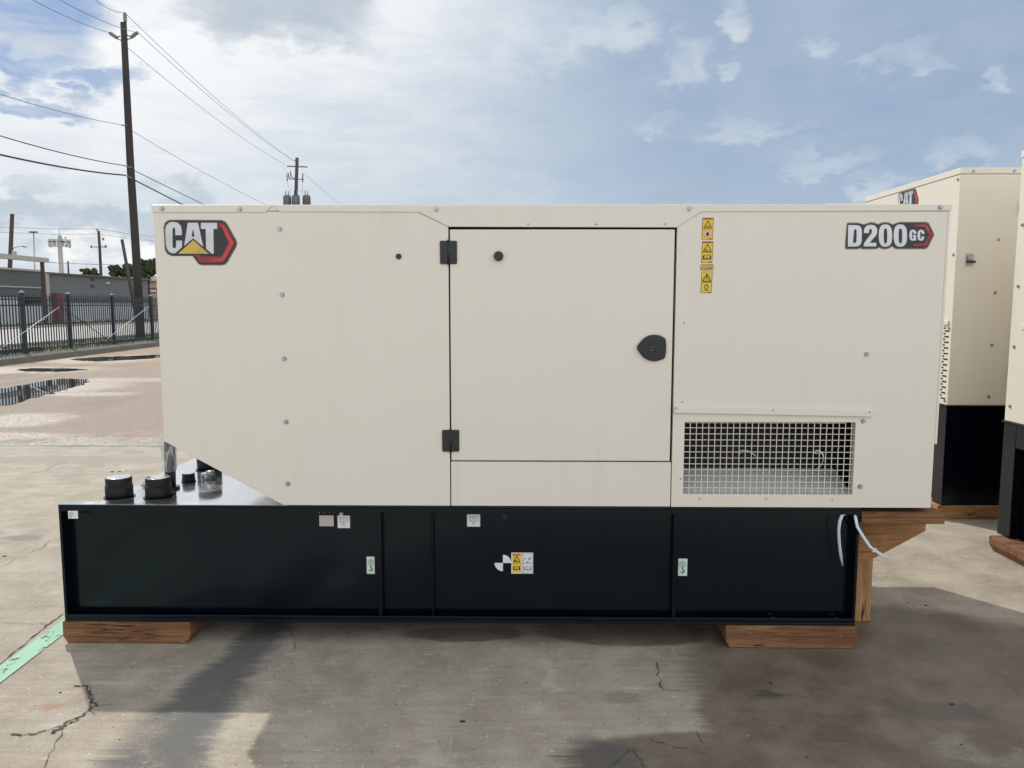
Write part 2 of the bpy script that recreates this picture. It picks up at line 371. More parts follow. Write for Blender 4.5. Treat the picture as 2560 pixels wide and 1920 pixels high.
    c = mixc(nt, film*.2, c, (.13, .108, .09))
    setin(nt, b.inputs['Base Color'], c)
    r0 = wet*-.40+.80; r1 = r0*(1.0-far)+far*.85; r2 = r1*(1.0-film)+film*.42
    setin(nt, b.inputs['Roughness'], r2+(mid-.5)*.12)
    setin(nt, b.inputs['Specular IOR Level'], film*.22+.3)
    bump(nt, b, broom*.5+fine*.6+mid*1.2, .5, .006)
    return m
GROUND = ground_mat()

# ------------------------------------------------------------------ mesh helpers
class MB:
    def __init__(s): s.v = []; s.f = []; s.sm = []
    def add(s, vs, fs, smooth=False):
        o = len(s.v); s.v += [Vector(v) for v in vs]; s.f += [[i+o for i in f] for f in fs]; s.sm += [smooth]*len(fs); return s
    def box(s, x0, x1, y0, y1, z0, z1):
        return s.add([(x0, y0, z0), (x1, y0, z0), (x1, y1, z0), (x0, y1, z0), (x0, y0, z1), (x1, y0, z1), (x1, y1, z1), (x0, y1, z1)],
                     [(0, 3, 2, 1), (4, 5, 6, 7), (0, 1, 5, 4), (1, 2, 6, 5), (2, 3, 7, 6), (3, 0, 4, 7)])
    def prism(s, poly, y0, y1):                 # polygon in (x, z), extruded along y
        n = len(poly); a = sum(poly[i][0]*poly[(i+1) % n][1]-poly[(i+1) % n][0]*poly[i][1] for i in range(n))
        if a < 0: poly = poly[::-1]
        vs = [(x, y0, z) for x, z in poly]+[(x, y1, z) for x, z in poly]
        fs = [list(range(n)), list(range(2*n-1, n-1, -1))]+[(i, i+n, (i+1) % n+n, (i+1) % n) for i in range(n)]
        return s.add(vs, fs)
    def prismx(s, poly, x0, x1):                # polygon in (y, z), extruded along x
        n = len(poly); vs = [(x0, y, z) for y, z in poly]+[(x1, y, z) for y, z in poly]
        return s.add(vs, [list(range(n-1, -1, -1)), list(range(n, 2*n))]+[(i, (i+1) % n, (i+1) % n+n, i+n) for i in range(n)])
    def sheet(s, poly, z):
        return s.add([(x, y, z) for x, y in poly], [list(range(len(poly)))])
    def tube(s, pts, r, n=8, caps=True, flat=None):
        pts = [Vector(p) for p in pts]; m = len(pts); rs = r if isinstance(r, (list, tuple)) else [r]*m
        t0 = (pts[1]-pts[0]).normalized(); ref = Vector((0, 0, 1)) if abs(t0.z) < .9 else Vector((1, 0, 0))
        nrm = t0.cross(ref).normalized(); vs = []
        for i, p in enumerate(pts):
            t = (pts[min(i+1, m-1)]-pts[max(i-1, 0)]).normalized(); nrm = (nrm-t*nrm.dot(t)).normalized(); bn = t.cross(nrm)
            for k in range(n):
                a = 2*math.pi*k/n; f2 = flat or 1.0
                vs.append(p+(nrm*math.cos(a)+bn*math.sin(a)*f2)*rs[i])
        fs = [(i*n+k, i*n+(k+1) % n, (i+1)*n+(k+1) % n, (i+1)*n+k) for i in range(m-1) for k in range(n)]
        s.add(vs, fs, True)
        if caps:
            o = len(s.v)-len(vs); s.f += [[o+k for k in range(n-1, -1, -1)], [o+(m-1)*n+k for k in range(n)]]; s.sm += [False, False]
        return s
    def cyl(s, a, b, r, n=20): return s.tube([a, b], r, n)
    def ring(s, outer, inner, y0, y1):
        n = len(outer); vs = [(x, y0, z) for x, z in outer]+[(x, y0, z) for x, z in inner]+[(x, y1, z) for x, z in outer]+[(x, y1, z) for x, z in inner]
        fs = []
        for i in range(n):
            j = (i+1) % n
            fs += [(i, j, n+j, n+i), (2*n+i, 3*n+i, 3*n+j, 2*n+j), (i, 2*n+i, 2*n+j, j), (n+i, n+j, 3*n+j, 3*n+i)]
        return s.add(vs, fs)
    def mesh(s, name, off=Vector((0, 0, 0))):
        me = bpy.data.meshes.new(name); me.from_pydata([tuple(v-off) for v in s.v], [], s.f)
        me.polygons.foreach_set('use_smooth', s.sm); me.update(); return me
def wloc(o):
    l = Vector((0, 0, 0))
    while o is not None: l = l+Vector(o.location); o = o.parent
    return l
def tag(o, label=None, cat=None, group=None, kind=None):
    for k, v in (('label', label), ('category', cat), ('group', group), ('kind', kind)):
        if v: o[k] = v
    return o
def obj(name, mb, mat, parent=None, bev=0.0, seg=1, origin=None):
    off = wloc(parent) if parent else Vector(origin or (0, 0, 0))
    o = bpy.data.objects.new(name, mb.mesh(name, off)); COL.objects.link(o)
    if not parent and origin: o.location = origin
    o.parent = parent; o.data.materials.append(mat)
    if bev:
        bm = bmesh.new(); bm.from_mesh(o.data); bmesh.ops.recalc_face_normals(bm, faces=bm.faces); bm.to_mesh(o.data); bm.free()
        md = o.modifiers.new('edge', 'BEVEL'); md.width = bev; md.segments = seg; md.limit_method = 'ANGLE'; md.angle_limit = R(40)
    return o
def inst(name, me, loc, parent=None, rot=None, scale=None):
    o = bpy.data.objects.new(name, me); COL.objects.link(o)
    o.location = Vector(loc)-(wloc(parent) if parent else Vector((0, 0, 0))); o.parent = parent
    if rot: o.rotation_euler = rot
    if scale: o.scale = scale
    return o
def empty(name, loc, label=None, cat=None, group=None):
    o = bpy.data.objects.new(name, None); COL.objects.link(o); o.location = loc; o.empty_display_size = .2
    return tag(o, label, cat, group)
def withmat(me, m): me.materials.append(m); return me
def arc(cx, cz, r, a0, a1, n, rz=None):
    rz = rz or r
    return [(cx+r*math.cos(R(a0+(a1-a0)*i/n)), cz+rz*math.sin(R(a0+(a1-a0)*i/n))) for i in range(n+1)]
def rrect(x0, x1, z0, z1, r, n=4):
    return arc(x1-r, z1-r, r, 0, 90, n)+arc(x0+r, z1-r, r, 90, 180, n)+arc(x0+r, z0+r, r, 180, 270, n)+arc(x1-r, z0+r, r, 270, 360, n)

# shared fasteners (face towards -y)
def bolt_mesh():
    m = MB(); m.tube([(0, 0, 0), (0, -.0022, 0)], .0112, 18); hexp = [(.0078*math.cos(R(60*k+17)), .0078*math.sin(R(60*k+17))) for k in range(6)]
    m.prism(hexp, -.0085, -.0022); return withmat(m.mesh('hex_bolt'), STEEL)
def screw_mesh():
    m = MB(); m.tube([(0, 0, 0), (0, -.0018, 0), (0, -.003, 0)], [.0045, .0042, .002], 12); return withmat(m.mesh('rivet'), ZINCDULL)
BOLT = bolt_mesh(); SCREW = screw_mesh()

# ------------------------------------------------------------------ ground and street
g = MB(); g.sheet([(-900, -60), (900, -60), (900, 1500), (-900, 1500)], 0.0)
tag(obj('ground', g, GROUND), 'broom finished concrete yard with wet stains and a gravelly far half', None, None, 'structure')
GROUND_O = bpy.data.objects['ground']
def fline(Y): return -14.95-.045*(Y-18)
KX = 1.05
kb = MB()
kb.add([(fline(Y)+dx, Y, zz) for Y in (5, 60) for dx, zz in ((KX, -.02), (KX-.03, .15), (-.25, .16), (-.25, -.02))], [(0, 1, 5, 4), (1, 2, 6, 5), (2, 3, 7, 6)])
tag(obj('kerb', kb, KERBM, bev=0), 'low concrete kerb strip running under the picket fence', None, None, 'structure')
t1 = MB(); t1.sheet([(-19.5, 0), (fline(0)-.2, 0), (fline(90)-.2, 90), (-19.5, 90)], .012)
tag(obj('grass_verge', t1, TURF), None, None, None, 'structure')
rd = MB(); rd.sheet([(-34, -10), (-19.6, -10), (-19.6, 400), (-34, 400)], .008)
tag(obj('road', rd, ROADM), None, None, None, 'structure')
rk = MB(); rk.box(-19.75, -19.45, -10, 300, -.02, .13); rk.box(-34.2, -33.9, -10, 300, -.02, .13)
tag(obj('road_kerb', rk, CONCLT), None, None, None, 'structure')
t2 = MB(); t2.sheet([(-60, -10), (-34, -10), (-34, 400), (-60, 400)], .012)
tag(obj('far_verge', t2, TURF), None, None, None, 'structure')
gb = MB()
for i in range(9000):
    if i < 6000: Y = random.uniform(12, 45); X = random.uniform(fline(Y)-4.4, fline(Y)-.22); h = random.uniform(.05, .22)
    elif i < 7200: Y = random.uniform(12, 45); X = fline(Y)+random.gauss(.1, .18); h = random.uniform(.08, .22)
    else: Y = random.uniform(40, 85); X = random.uniform(-40.5, -34.3); h = random.uniform(.1, .4)
    a = random.uniform(0, 6.28); w = .012 if X > -30 else .03; dx, dy = math.cos(a)*w, math.sin(a)*w; lx, ly = random.gauss(0, .04), random.gauss(0, .04)
    z0 = .15 if X > fline(Y)-.25 else .0
    gb.add([(X-dx, Y-dy, z0), (X+dx, Y+dy, z0), (X+lx, Y+ly, z0+h)], [(0, 1, 2)])
tag(obj('grass', gb, GRASS), 'tufts of rough grass along the fence and across the road', 'grass', None, 'stuff')

# painted lines
gl = MB()
a0, a1, b0, b1 = (-2.29, -1.2), (-2.195, -1.2), (-2.40, 1.0), (-2.305, 1.0)
gl.sheet([(-2.300, -1.3), (-2.20, -1.3), (-2.285, .9), (-2.385, .9)], .004)
tag(obj('painted_line', gl, GREENP), 'worn mint green painted line beside the left skid block', 'painted line')
gl = MB(); gl.sheet([(-40, 5.15), (-1, 5.15), (-1, 5.215), (-40, 5.215)], .004)
tag(obj('painted_line', gl, GREENF), 'thin mint green painted line far across the slab joint at left', 'painted line')
# cracks: narrow dark fissures, children of the ground
CRACK = simple('crack_dirt', (.055, .047, .04), .9)
def crack(pxs, w=.006, jit=.012, sub=5):
    pts = [G(*p) for p in pxs]; fine_ = []
    for i in range(len(pts)-1):
        for k in range(sub): fine_.append(pts[i].lerp(pts[i+1], k/sub)+Vector((random.gauss(0, jit), random.gauss(0, jit), 0))*(1 if (i or k) else 0))
    fine_.append(pts[-1]); vs = []; n = len(fine_)
    for i, p in enumerate(fine_):
        t = fine_[min(i+1, n-1)]-fine_[max(i-1, 0)]; t.z = 0; t.normalize(); nn = Vector((-t.y, t.x, 0)); ww = w*random.uniform(.12, .8)*(.25 if i in (0, n-1) else 1)
        vs += [p+nn*ww*.5+Vector((0, 0, .003)), p-nn*ww*.5+Vector((0, 0, .003))]
    m = MB(); m.add(vs, [(2*i, 2*i+1, 2*i+3, 2*i+2) for i in range(n-1)]); return obj('crack', m, CRACK, GROUND_O)
crack([(25, 1838), (90, 1836), (150, 1815), (205, 1790), (238, 1765), (225, 1735), (215, 1718), (185, 1716)], .014, .006, 6)
crack([(130, 1835), (145, 1825), (175, 1808), (200, 1795)], .022, .006, 6)
crack([(155, 1825), (125, 1885), (108, 1925)], .006, .006)
crack([(235, 1765), (285, 1764)], .004, .004); crack([(222, 1720), (232, 1745), (226, 1765), (235, 1790)], .005, .006)
crack([(0, 1662), (60, 1612), (110, 1572), (158, 1536)], .02, .006, 6)
crack([(0, 1556), (60, 1560), (125, 1562)], .004, .006); crack([(0, 1435), (40, 1392), (100, 1370), (142, 1345)], .006, .02)
crack([(0, 1212), (90, 1182), (165, 1155)], .008, .02)
crack([(722, 1575), (738, 1600), (738, 1625)], .005, .006); crack([(870, 1580), (872, 1595)], .005, .004)
crack([(1640, 1655), (1645, 1690), (1652, 1712), (1660, 1726)], .007, .006); crack([(1660, 1727), (1725, 1728)], .004, .002)
crack([(1740, 1828), (1752, 1850), (1758, 1862)], .007, .005); crack([(1610, 1848), (1660, 1860), (1690, 1870), (1720, 1873)], .006, .006)
crack([(1580, 1868), (1560, 1890), (1525, 1915)], .006, .006); crack([(1580, 1868), (1600, 1900), (1612, 1920)], .006, .006)
crack([(-400, 1116), (340, 1117), (420, 1117)], .012, .003, 14)
# debris
DEB = simple('debris', (.03, .025, .02), .9); DEB2 = simple('chips', (.45, .42, .37), .8)
for i, (px, py, sz, mt) in enumerate([(1926, 1708, .012, 0), (2380, 1761, .013, 0), (1155, 1804, .014, 0), (2416, 1760, .006, 0), (2404, 1862, .006, 0), (2540, 1723, .006, 0), (2268, 1508, .008, 0),
                                      (281, 1180, .022, 0), (299, 1179, .018, 0), (316, 1177, .012, 0), (12, 1391, .014, 0), (960, 1694, .008, 1), (1158, 1665, .006, 1), (1482, 1601, .006, 1),
                                      (362, 1908, .010, 1), (299, 1849, .006, 0), (150, 1732, .008, 0), (2018, 1893, .006, 0), (1870, 1840, .005, 1), (1840, 1637, .005, 1), (1600, 1812, .006, 1), (2315, 1514, .012, 0)]):
    q = G(px, py); m = MB(); n = 6; vs = []
    for k in range(n):
        a = 6.283*k/n; rr = sz*random.uniform(.6, 1.3); vs.append((q.x+rr*math.cos(a), q.y+rr*math.sin(a)*.6, .001))
    vs.append((q.x, q.y, sz*.5)); m.add(vs, [(k, (k+1) % n, n) for k in range(n)])
    o = obj('pebble' if mt else 'dirt_clod', m, DEB2 if mt else DEB, GROUND_O)
# puddles
def puddle(pxs, label, jit=.1):
    pts = [G(*p) for p in pxs]; c = sum(pts, Vector())/len(pts); n = len(pts); out = []
    for i in range(n):
        p0, p1, p2, p3 = pts[i-1], pts[i], pts[(i+1) % n], pts[(i+2) % n]
        for k in range(8):
            t = k/8; q = .5*((2*p1)+(p2-p0)*t+(2*p0-5*p1+4*p2-p3)*t*t+(3*p1-p0-3*p2+p3)*t**3)
            d = (q-c).normalized(); out.append(q+d*random.gauss(0, jit))
    m = MB(); m.sheet([(p.x, p.y) for p in out], .006); o = obj('puddle', m, WATER); o['kind'] = 'structure'; o['label'] = label
puddle([(-260, 985), (0, 972), (80, 958), (150, 948), (215, 950), (200, 964), (150, 978), (80, 996), (0, 1016), (-260, 1040)], 'long puddle mirroring the fence pickets at left', .06)
puddle([(40, 925), (90, 921), (170, 922), (215, 924), (160, 929), (90, 929)], 'narrow puddle further back below the fence', .05)
puddle([(170, 899), (240, 893), (330, 890), (420, 886), (420, 893), (300, 901), (220, 903)], 'puddle close along the kerb under the fence', .08)

# ------------------------------------------------------------------ the generator set
XL, XR, ZT, ZB, ZTB = -1.669, 1.928, 2.0713, .682, .1094
DL, DR, DT, DB = -.3268, .6998, 1.9641, .8956
TL, TR = -2.187, 1.5877; W = 1.42; REC = .055; TBX = -2.013
gen = empty('generator_set', (-.1, .7, 0), 'long cream enclosed generator on a black fuel tank, filling the foreground', 'generator')
xs0, _ = FX(709, 1262.3); _, zs1 = FX(408.6, 1103)
g_ = .0035
# left panel with a clipped top corner and a slanted bottom corner
pc = FX(1047, 531); 
lp = [(XL, ZT-.03), (pc[0], ZT-.03), (pc[0], pc[1]), (DL-g_, FX(1122, 566)[1]), (DL-g_, ZB), (xs0, ZB), (XL, zs1)]
obj('side_panel', MB().prism(lp, 0, .03), CREAM, gen, .003, 2)
# door
door = obj('door', MB().box(DL+g_, DR-.006, 0, .03, DB+.003, DT-.003), CREAM, gen, .004, 2)
obj('lower_panel', MB().box(DL+.0015, DR+.0005, .001, .03, ZB, DB-.003), CREAM, gen, .002)
# right panel with vent opening
vx0, vz1 = FX(1712, 1055); vx1, vz0 = FX(2131, 1236.5)
x0, x1, z0, z1 = DR+.0045, XR-.016, ZB, ZT-.03
pk = FX(1752.7, 529.6); pz = FX(1691.8, 566)[1]
m = MB()
outer = [(x0, z0), (x1, z0), (x1, z1), (pk[0], z1), (pk[0], pk[1]), (x0, pz)]
inner = [(vx0, vz0), (vx1, vz0), (vx1, vz1), (vx0, vz1)]
for yy, fl in ((0, 0), (.03, 1)):
    o = len(m.v); m.v += [Vector((a, yy, b)) for a, b in outer]+[Vector((a, yy, b)) for a, b in inner]
    fs = [[0, 1, 7, 6], [1, 2, 8, 7], [2, 3, 4, 5, 9, 8], [5, 0, 6, 9]]
    for f in fs: m.f.append([i+o for i in (f[::-1] if fl else f)]); m.sm.append(False)
for lo, n, base in ((0, 6, 0), (6, 4, 0)):
    for i in range(n):
        a, b = lo+i, lo+(i+1) % n
        q = [a, a+10, b+10, b]; m.f.append(q if lo == 0 else q[::-1]); m.sm.append(False)
rp = obj('side_panel', m, CREAM, gen, .002)
obj('corner_trim', MB().box(XR-.014, XR-.001, .003, .05, ZB+.30, ZT-.032), CREAM, gen, .003, 2)
obj('end_panel', MB().prismx([(.031, ZB), (W, ZB), (W, ZT-.03), (.031, ZT-.03)], XR-.0155, XR-.004), CREAM, gen)
obj('end_panel', MB().prismx([(.031, zs1), (W, zs1), (W, ZT-.03), (.031, ZT-.03)], XL, XL+.03), CREAM, gen)
obj('back_panel', MB().prism([(XL+.03, ZT-.03), (XR-.016, ZT-.03), (XR-.016, ZB), (xs0, ZB), (XL+.03, zs1)], W-.03, W), CREAM, gen)
n = Vector((zs1-ZB, 0, xs0-XL)).normalized()*.012
obj('slanted_underside', MB().add([(XL, .031, zs1), (xs0, .031, ZB), (xs0, W-.031, ZB), (XL, W-.031, zs1)]+[(XL+n.x, .031, zs1+n.z), (xs0+n.x, .031, ZB+n.z), (xs0+n.x, W-.031, ZB+n.z), (XL+n.x, W-.031, zs1+n.z)],
    [(0, 3, 2, 1), (4, 5, 6, 7), (0, 1, 5, 4), (1, 2, 6, 5), (2, 3, 7, 6), (3, 0, 4, 7)]), CREAM, gen)
obj('floor_pan', MB().box(TR+.004, XR-.02, .035, W-.035, ZB+.001, ZB+.02), CREAM, gen)
roof = obj('roof', MB().box(XL-.006, XR+.004, .0, W+.006, ZT-.028, ZT), CREAM, gen, .003, 2)
# roof flange strips on the front
def fx(*l): return [FX(*p) for p in l]
obj('roof_flange', MB().prism(fx((378.6, 513.5), (681.5, 513.5), (665, 531), (379.5, 531)), -.0045, .0), CREAM, roof, .0015)
obj('roof_flange', MB().prism(fx((685.5, 513.5), (2380, 511.5), (2378.6, 527), (1752.7, 529.6), (1691.8, 568.8), (1122.6, 567.2), (1047, 530.5), (700, 529.7)), -.0045, .0), CREAM, roof, .0015)
# added near-black plate standing in for the shade behind the gaps
obj('gap_shade_plate', MB().box(DL-.06, DR+.001, .034, .05, ZB+.01, ZT-.04).box(DR+.001, vx0-.01, .034, .05, vz1+.02, ZT-.04), DARKIN, gen)
# vent: opening liner, interior and welded mesh
vent = obj('vent_mesh', MB(), CREAM, gen) if False else None
m = MB(); t = .0014
nx, nz = 27.5, 12
for i in range(1, 28):
    x = vx0+(vx1-vx0)*(i-.05)/nx
    if x < vx1-.004: m.box(x-t, x+t, .004, .0072, vz0-.004, vz1+.004)
for k in range(1, 12):
    z = vz0+(vz1-vz0)*(k+.0)/nz; m.box(vx0-.004, vx1+.004, .0075, .0107, z-t, z+t)
vm = obj('vent_mesh', m, CREAM, gen)
bf0, bf1 = (vz0-.003, .031), (AY(1900, 1170, .30).z, .30); bxr0, bxr1 = AY(2128, 1237, .03).x, AY(2084, 1170, .30).x
obj('lit_vent_floor', MB().add([(DR+.01, bf0[1], bf0[0]), (bxr0, bf0[1], bf0[0]), (bxr1, bf1[1], bf1[0]), (DR+.01, bf1[1], bf1[0])]+[(DR+.01, bf0[1], bf0[0]-.01), (bxr0, bf0[1], bf0[0]-.01), (bxr1, bf1[1], bf1[0]-.01), (DR+.01, bf1[1], bf1[0]-.01)],
    [(0, 1, 2, 3), (7, 6, 5, 4), (0, 4, 5, 1), (1, 5, 6, 2), (2, 6, 7, 3), (3, 7, 4, 0)]), simple('lit_floor_grey', (.80, .80, .79), .5, 0, .05, 8), gen)  # vent floor, tilted up and paled so it looks lit
obj('duct_back', MB().box(DR+.01, 1.75, .30, .32, vz0-.03, vz1+.12), DARKIN, gen)
obj('duct_side', MB().box(1.64, 1.65, .031, .30, vz0-.03, vz1+.12), DARKIN, gen)
obj('duct_side', MB().box(DR+.008, DR+.016, .031, .30, vz0-.03, vz1+.12), DARKIN, gen)
obj('duct_roof', MB().box(DR+.02, 1.604, .10, .30, vz1+.10, vz1+.12), DARKIN, gen)
obj('inner_lip', MB().box(vx0, vx1-.025, .05, .065, vz1-.013, vz1+.03), CREAM, gen)
rail = fx((1684.6, 1013.5), (2178, 1024), (2181, 1029), (2179.5, 1041.5), (1684.6, 1032))
tr = obj('trim_rail', MB().prism(rail, -.012, .0), CREAM, gen, .003, 2)
# fasteners on the face
for p in [(351, 451), (519, 452), (943, 453), (1489, 451), (2031, 448)]:
    x, z = FX(p[0]*1.1573, p[1]*1.1573); inst('bolt', BOLT, (x, -.0045, z), gen, (0, random.uniform(0, 1), 0))
for p in [(604.5, 494.5), (610, 636.5), (614.5, 775), (618.5, 911.5), (622, 1045), (1872, 765), (1864.5, 909.5), (1858, 1051)]:
    x, z = FX(p[0]*1.1573, p[1]*1.1573); inst('bolt', BOLT, (x, 0, z), gen, (0, random.uniform(0, 1), 0))
for p, dy in [((1141, 484.5), -.0045), ((1288, 484.5), -.0045), ((1437, 484), -.0045), ((1477, 698), 0), ((1474, 868), 0), ((1470.5, 1034), 0), ((1511, 1077), 0), ((1655, 1077.5), 0), ((1798.5, 1078.5), 0),
              ((1459.5, 880.5), -.012), ((1668, 885), -.012), ((1876.5, 889.5), -.012)]:
    x, z = FX(p[0]*1.1573, p[1]*1.1573); inst('rivet', SCREW, (x, dy, z), gen)
for (px, py, r, d) in [(997, 641, .0125, .008), (1246.5, 640.5, .0215, .02)]:
    x, z = FX(px, py); par = door if px > 1100 else gen
    obj('rubber_stop', MB().tube([(x, .002, z), (x, -d*.8, z), (x, -d, z)], [r, r, r*.8], 24), RUBBER, par)
# hinges
for (cx, cy, hw, hh) in [(1121.5, 631, 21, 29), (1127, 1101.5, 21, 27)]:
    (xa, za), (xb, zb_) = FX(cx-hw, cy+hh), FX(cx+hw, cy-hh); xm = (xa+xb)/2
    h = obj('hinge', MB().prism(rrect(xa, xm-.001, za, zb_, .006), -.008, -.0005).prism(rrect(xm+.001, xb, za, zb_, .006), -.007, -.0005), RUBBER, gen, .0015)
    obj('hinge_pin', MB().cyl((xm, -.008, za-.004), (xm, -.008, zb_+.004), .0055, 12), RUBBER, h)
    for sx in (xa+.013, xb-.013):
        for sz in (za+.02, zb_-.02): obj('hinge_screw', MB().tube([(sx, -.006, sz), (sx, -.0095, sz)], [.0052, .004], 10), RUBBER, h)
# handle
hp = [(375, 820), (400, 740), (480, 640), (600, 520), (740, 450), (880, 430), (1040, 450), (1150, 500), (1210, 540), (1235, 620), (1248, 800), (1235, 960), (1215, 1080), (1195, 1130), (1100, 1175), (960, 1215), (850, 1220), (720, 1190), (560, 1100), (450, 960), (395, 880)]
hpl = [FX(1560+a/11.85, 800+b/11.85) for a, b in hp]
hc = FX(1560+850/11.85, 800+820/11.85)
hd = obj('door_handle', MB().prism(hpl, -.014, -.0005), RUBBER, door, .006, 3)
obj('handle_dish', MB().ring(arc(hc[0]-.004, hc[1], .017, 0, 360, 23, .036), arc(hc[0]-.004, hc[1], .013, 0, 360, 23, .031), -.0165, -.013), RUBBER, hd)
obj('paddle', MB().box(hc[0]-.004, hc[0]+.026, -.018, -.013, hc[1]-.018, hc[1]+.018), RUBBER, hd, .003, 2)
obj('key_slot', MB().box(hc[0]-.008, hc[0]-.0015, -.017, -.013, hc[1]-.012, hc[1]-.0095).box(hc[0]-.008, hc[0]-.0015, -.017, -.013, hc[1]+.004, hc[1]+.0065), STEEL, hd)

# badges -----------------------------------------------------------------
def layer(name, poly, y, mat, parent): return obj(name, MB().prism(poly, y, .0006), mat, parent)
def cat_badge(parent, T, ysign=-1):
    """T maps drawing units (zoomed survey of the badge) to (x, z) on the face"""
    def L(name, pts, d, mat): return obj(name, MB().prism([T(*p) for p in pts], -d, .0006), mat, root_)
    body = arc(270, 320, 85, 180, 90, 5); 
    base = [(190, 330), (205, 275), (245, 245), (290, 240), (900, 243), (945, 262), (968, 290), (1080, 490), (1090, 530), (1080, 570), (975, 755), (950, 785), (910, 798), (650, 797), (615, 780), (545, 684), (290, 684), (235, 660), (205, 610)]
    root_ = obj('badge', MB().prism([T(*p) for p in base], -.0010, .0006), BGOLD, parent)
    def sh(p, k=.965, c=(630, 510)): return (c[0]+(p[0]-c[0])*k, c[1]+(p[1]-c[1])*(k-.005))
    L('badge_field', [sh(p) for p in base], .0016, BDARK)
    L('red_chevron', [(858, 283), (918, 290), (945, 310), (1052, 510), (1056, 535), (945, 725), (910, 762), (650, 762), (625, 745), (570, 665), (610, 665), (650, 690), (880, 690), (905, 680), (985, 525), (905, 340), (870, 318)], .0022, BRED)
    L('red_highlight', [(895, 300), (918, 310), (1045, 522), (925, 740), (700, 735), (900, 715), (1005, 525), (905, 320)], .0026, BREDL)
    C = [(415, 430), (415, 365), (400, 310), (365, 278), (315, 266), (262, 275), (226, 310), (214, 365), (222, 540), (236, 600), (262, 635), (300, 652), (335, 650), (418, 575), (418, 495), (346, 495), (346, 560), (340, 582), (324, 590), (308, 582), (302, 560), (302, 365), (308, 342), (318, 334), (330, 342), (336, 365), (336, 430)]
    L('letter_c', C, .0028, BSILVER)
    L('letter_a', [(488, 278), (612, 278), (676, 570), (655, 552), (555, 468), (520, 495), (444, 560)], .0028, BSILVER)
    L('letter_a_counter', [(552, 352), (570, 446), (535, 446)], .0034, BDARK)
    L('letter_t', [(648, 278), (846, 278), (846, 352), (800, 354), (804, 655), (780, 655), (712, 595), (706, 354), (648, 352)], .0028, BSILVER)
    L('yellow_peak', [(555, 490), (745, 655), (370, 655)], .0028, BYEL)
    return root_
T0 = lambda a, b: FX(370+a/4.878, 500+b/4.878)
cat_badge(gen, T0)
def model_badge(parent):
    T = lambda a, b: FX(2080+a/7.9, 540+b/7.9)
    base = [(290, 145), (310, 130), (500, 130), (570, 145), (620, 165), (680, 145), (750, 122), (830, 125), (890, 155), (930, 150), (990, 125), (1060, 120), (1130, 130), (1200, 165), (1260, 140), (1330, 115), (1860, 115), (1910, 135), (2005, 330), (2018, 375), (1895, 625), (1840, 655), (1290, 658), (1230, 640), (1190, 600), (1130, 640), (1070, 660), (990, 655), (920, 625), (880, 655), (610, 660), (560, 640), (480, 660), (290, 660), (255, 640), (260, 500)]
    root_ = obj('badge', MB().prism([T(*p) for p in base], -.0010, .0006), BGOLD, parent)
    def L(name, pts, d, mat): return obj(name, MB().prism([T(*p) for p in pts], -d, .0006), mat, root_)
    L('badge_field', [(1130+(p[0]-1130)*.978, 390+(p[1]-390)*.91) for p in base], .0016, BDARK)
    L('red_chevron', [(1600, 172), (1850, 168), (1885, 195), (1985, 375), (1865, 590), (1600, 600), (1620, 555), (1820, 535), (1915, 380), (1825, 215), (1620, 205)], .0022, BRED)
    L('red_highlight', [(1700, 175), (1850, 172), (1878, 195), (1930, 290), (1905, 290), (1850, 205), (1700, 190)], .0026, BREDL)
    def ell(cx, cy, rx, ry, n=28, p=2.6):
        return [(cx+rx*math.copysign(abs(math.cos(6.2832*k/n))**(2/p), math.cos(6.2832*k/n)), cy+ry*math.copysign(abs(math.sin(6.2832*k/n))**(2/p), math.sin(6.2832*k/n))) for k in range(n)]
    L('letter_d', [(315, 180), (480, 180), (545, 200), (580, 250), (585, 330), (580, 500), (560, 560), (510, 598), (440, 605), (308, 605)], .0028, BSILVER)
    L('letter_d_counter', [(432, 265), (468, 265), (482, 290), (478, 500), (462, 530), (408, 532)], .0034, BDARK)
    L('digit_two', [(622, 338), (630, 260), (660, 210), (710, 180), (760, 172), (820, 182), (865, 215), (888, 270), (885, 330), (865, 385), (800, 455), (740, 530), (872, 530), (868, 602), (618, 602), (625, 545), (690, 450), (765, 360), (785, 315), (780, 270), (755, 252), (730, 270), (722, 338)], .0028, BSILVER)
    for cx, nm in ((1050, 'digit_zero'), (1345, 'digit_zero')):
        L(nm, ell(cx, 388, 132, 222), .0028, BSILVER); L('digit_zero_counter', ell(cx, 395, 34, 148, 24, 3.0), .0034, BDARK)
    for cx, w2 in ((1590, 68), (1750, 68)):
        cc = [(cx+w2, 355), (cx+w2, 330), (cx+w2-8, 300), (cx+40, 280), (cx, 272), (cx-40, 282), (cx-62, 315), (cx-68, 385), (cx-62, 450), (cx-40, 480), (cx, 490), (cx+35, 482)]
        if cx < 1700: cc += [(cx+42, 470), (cx+46, 486), (cx+66, 486), (cx+66, 376), (cx, 376), (cx, 412), (cx+16, 412), (cx+16, 440), (cx+6, 454), (cx-8, 450), (cx-14, 430), (cx-14, 340), (cx-8, 316), (cx+4, 310), (cx+14, 320), (cx+16, 355)]
        else: cc += [(cx+58, 460), (cx+66, 405), (cx+16, 405), (cx+14, 440), (cx+4, 454), (cx-8, 450), (cx-14, 430), (cx-14, 340), (cx-8, 316), (cx+4, 310), (cx+14, 320), (cx+16, 355)]
        L('letter_g' if cx < 1700 else 'letter_c', cc, .0028, BSILVER)
model_badge(gen)

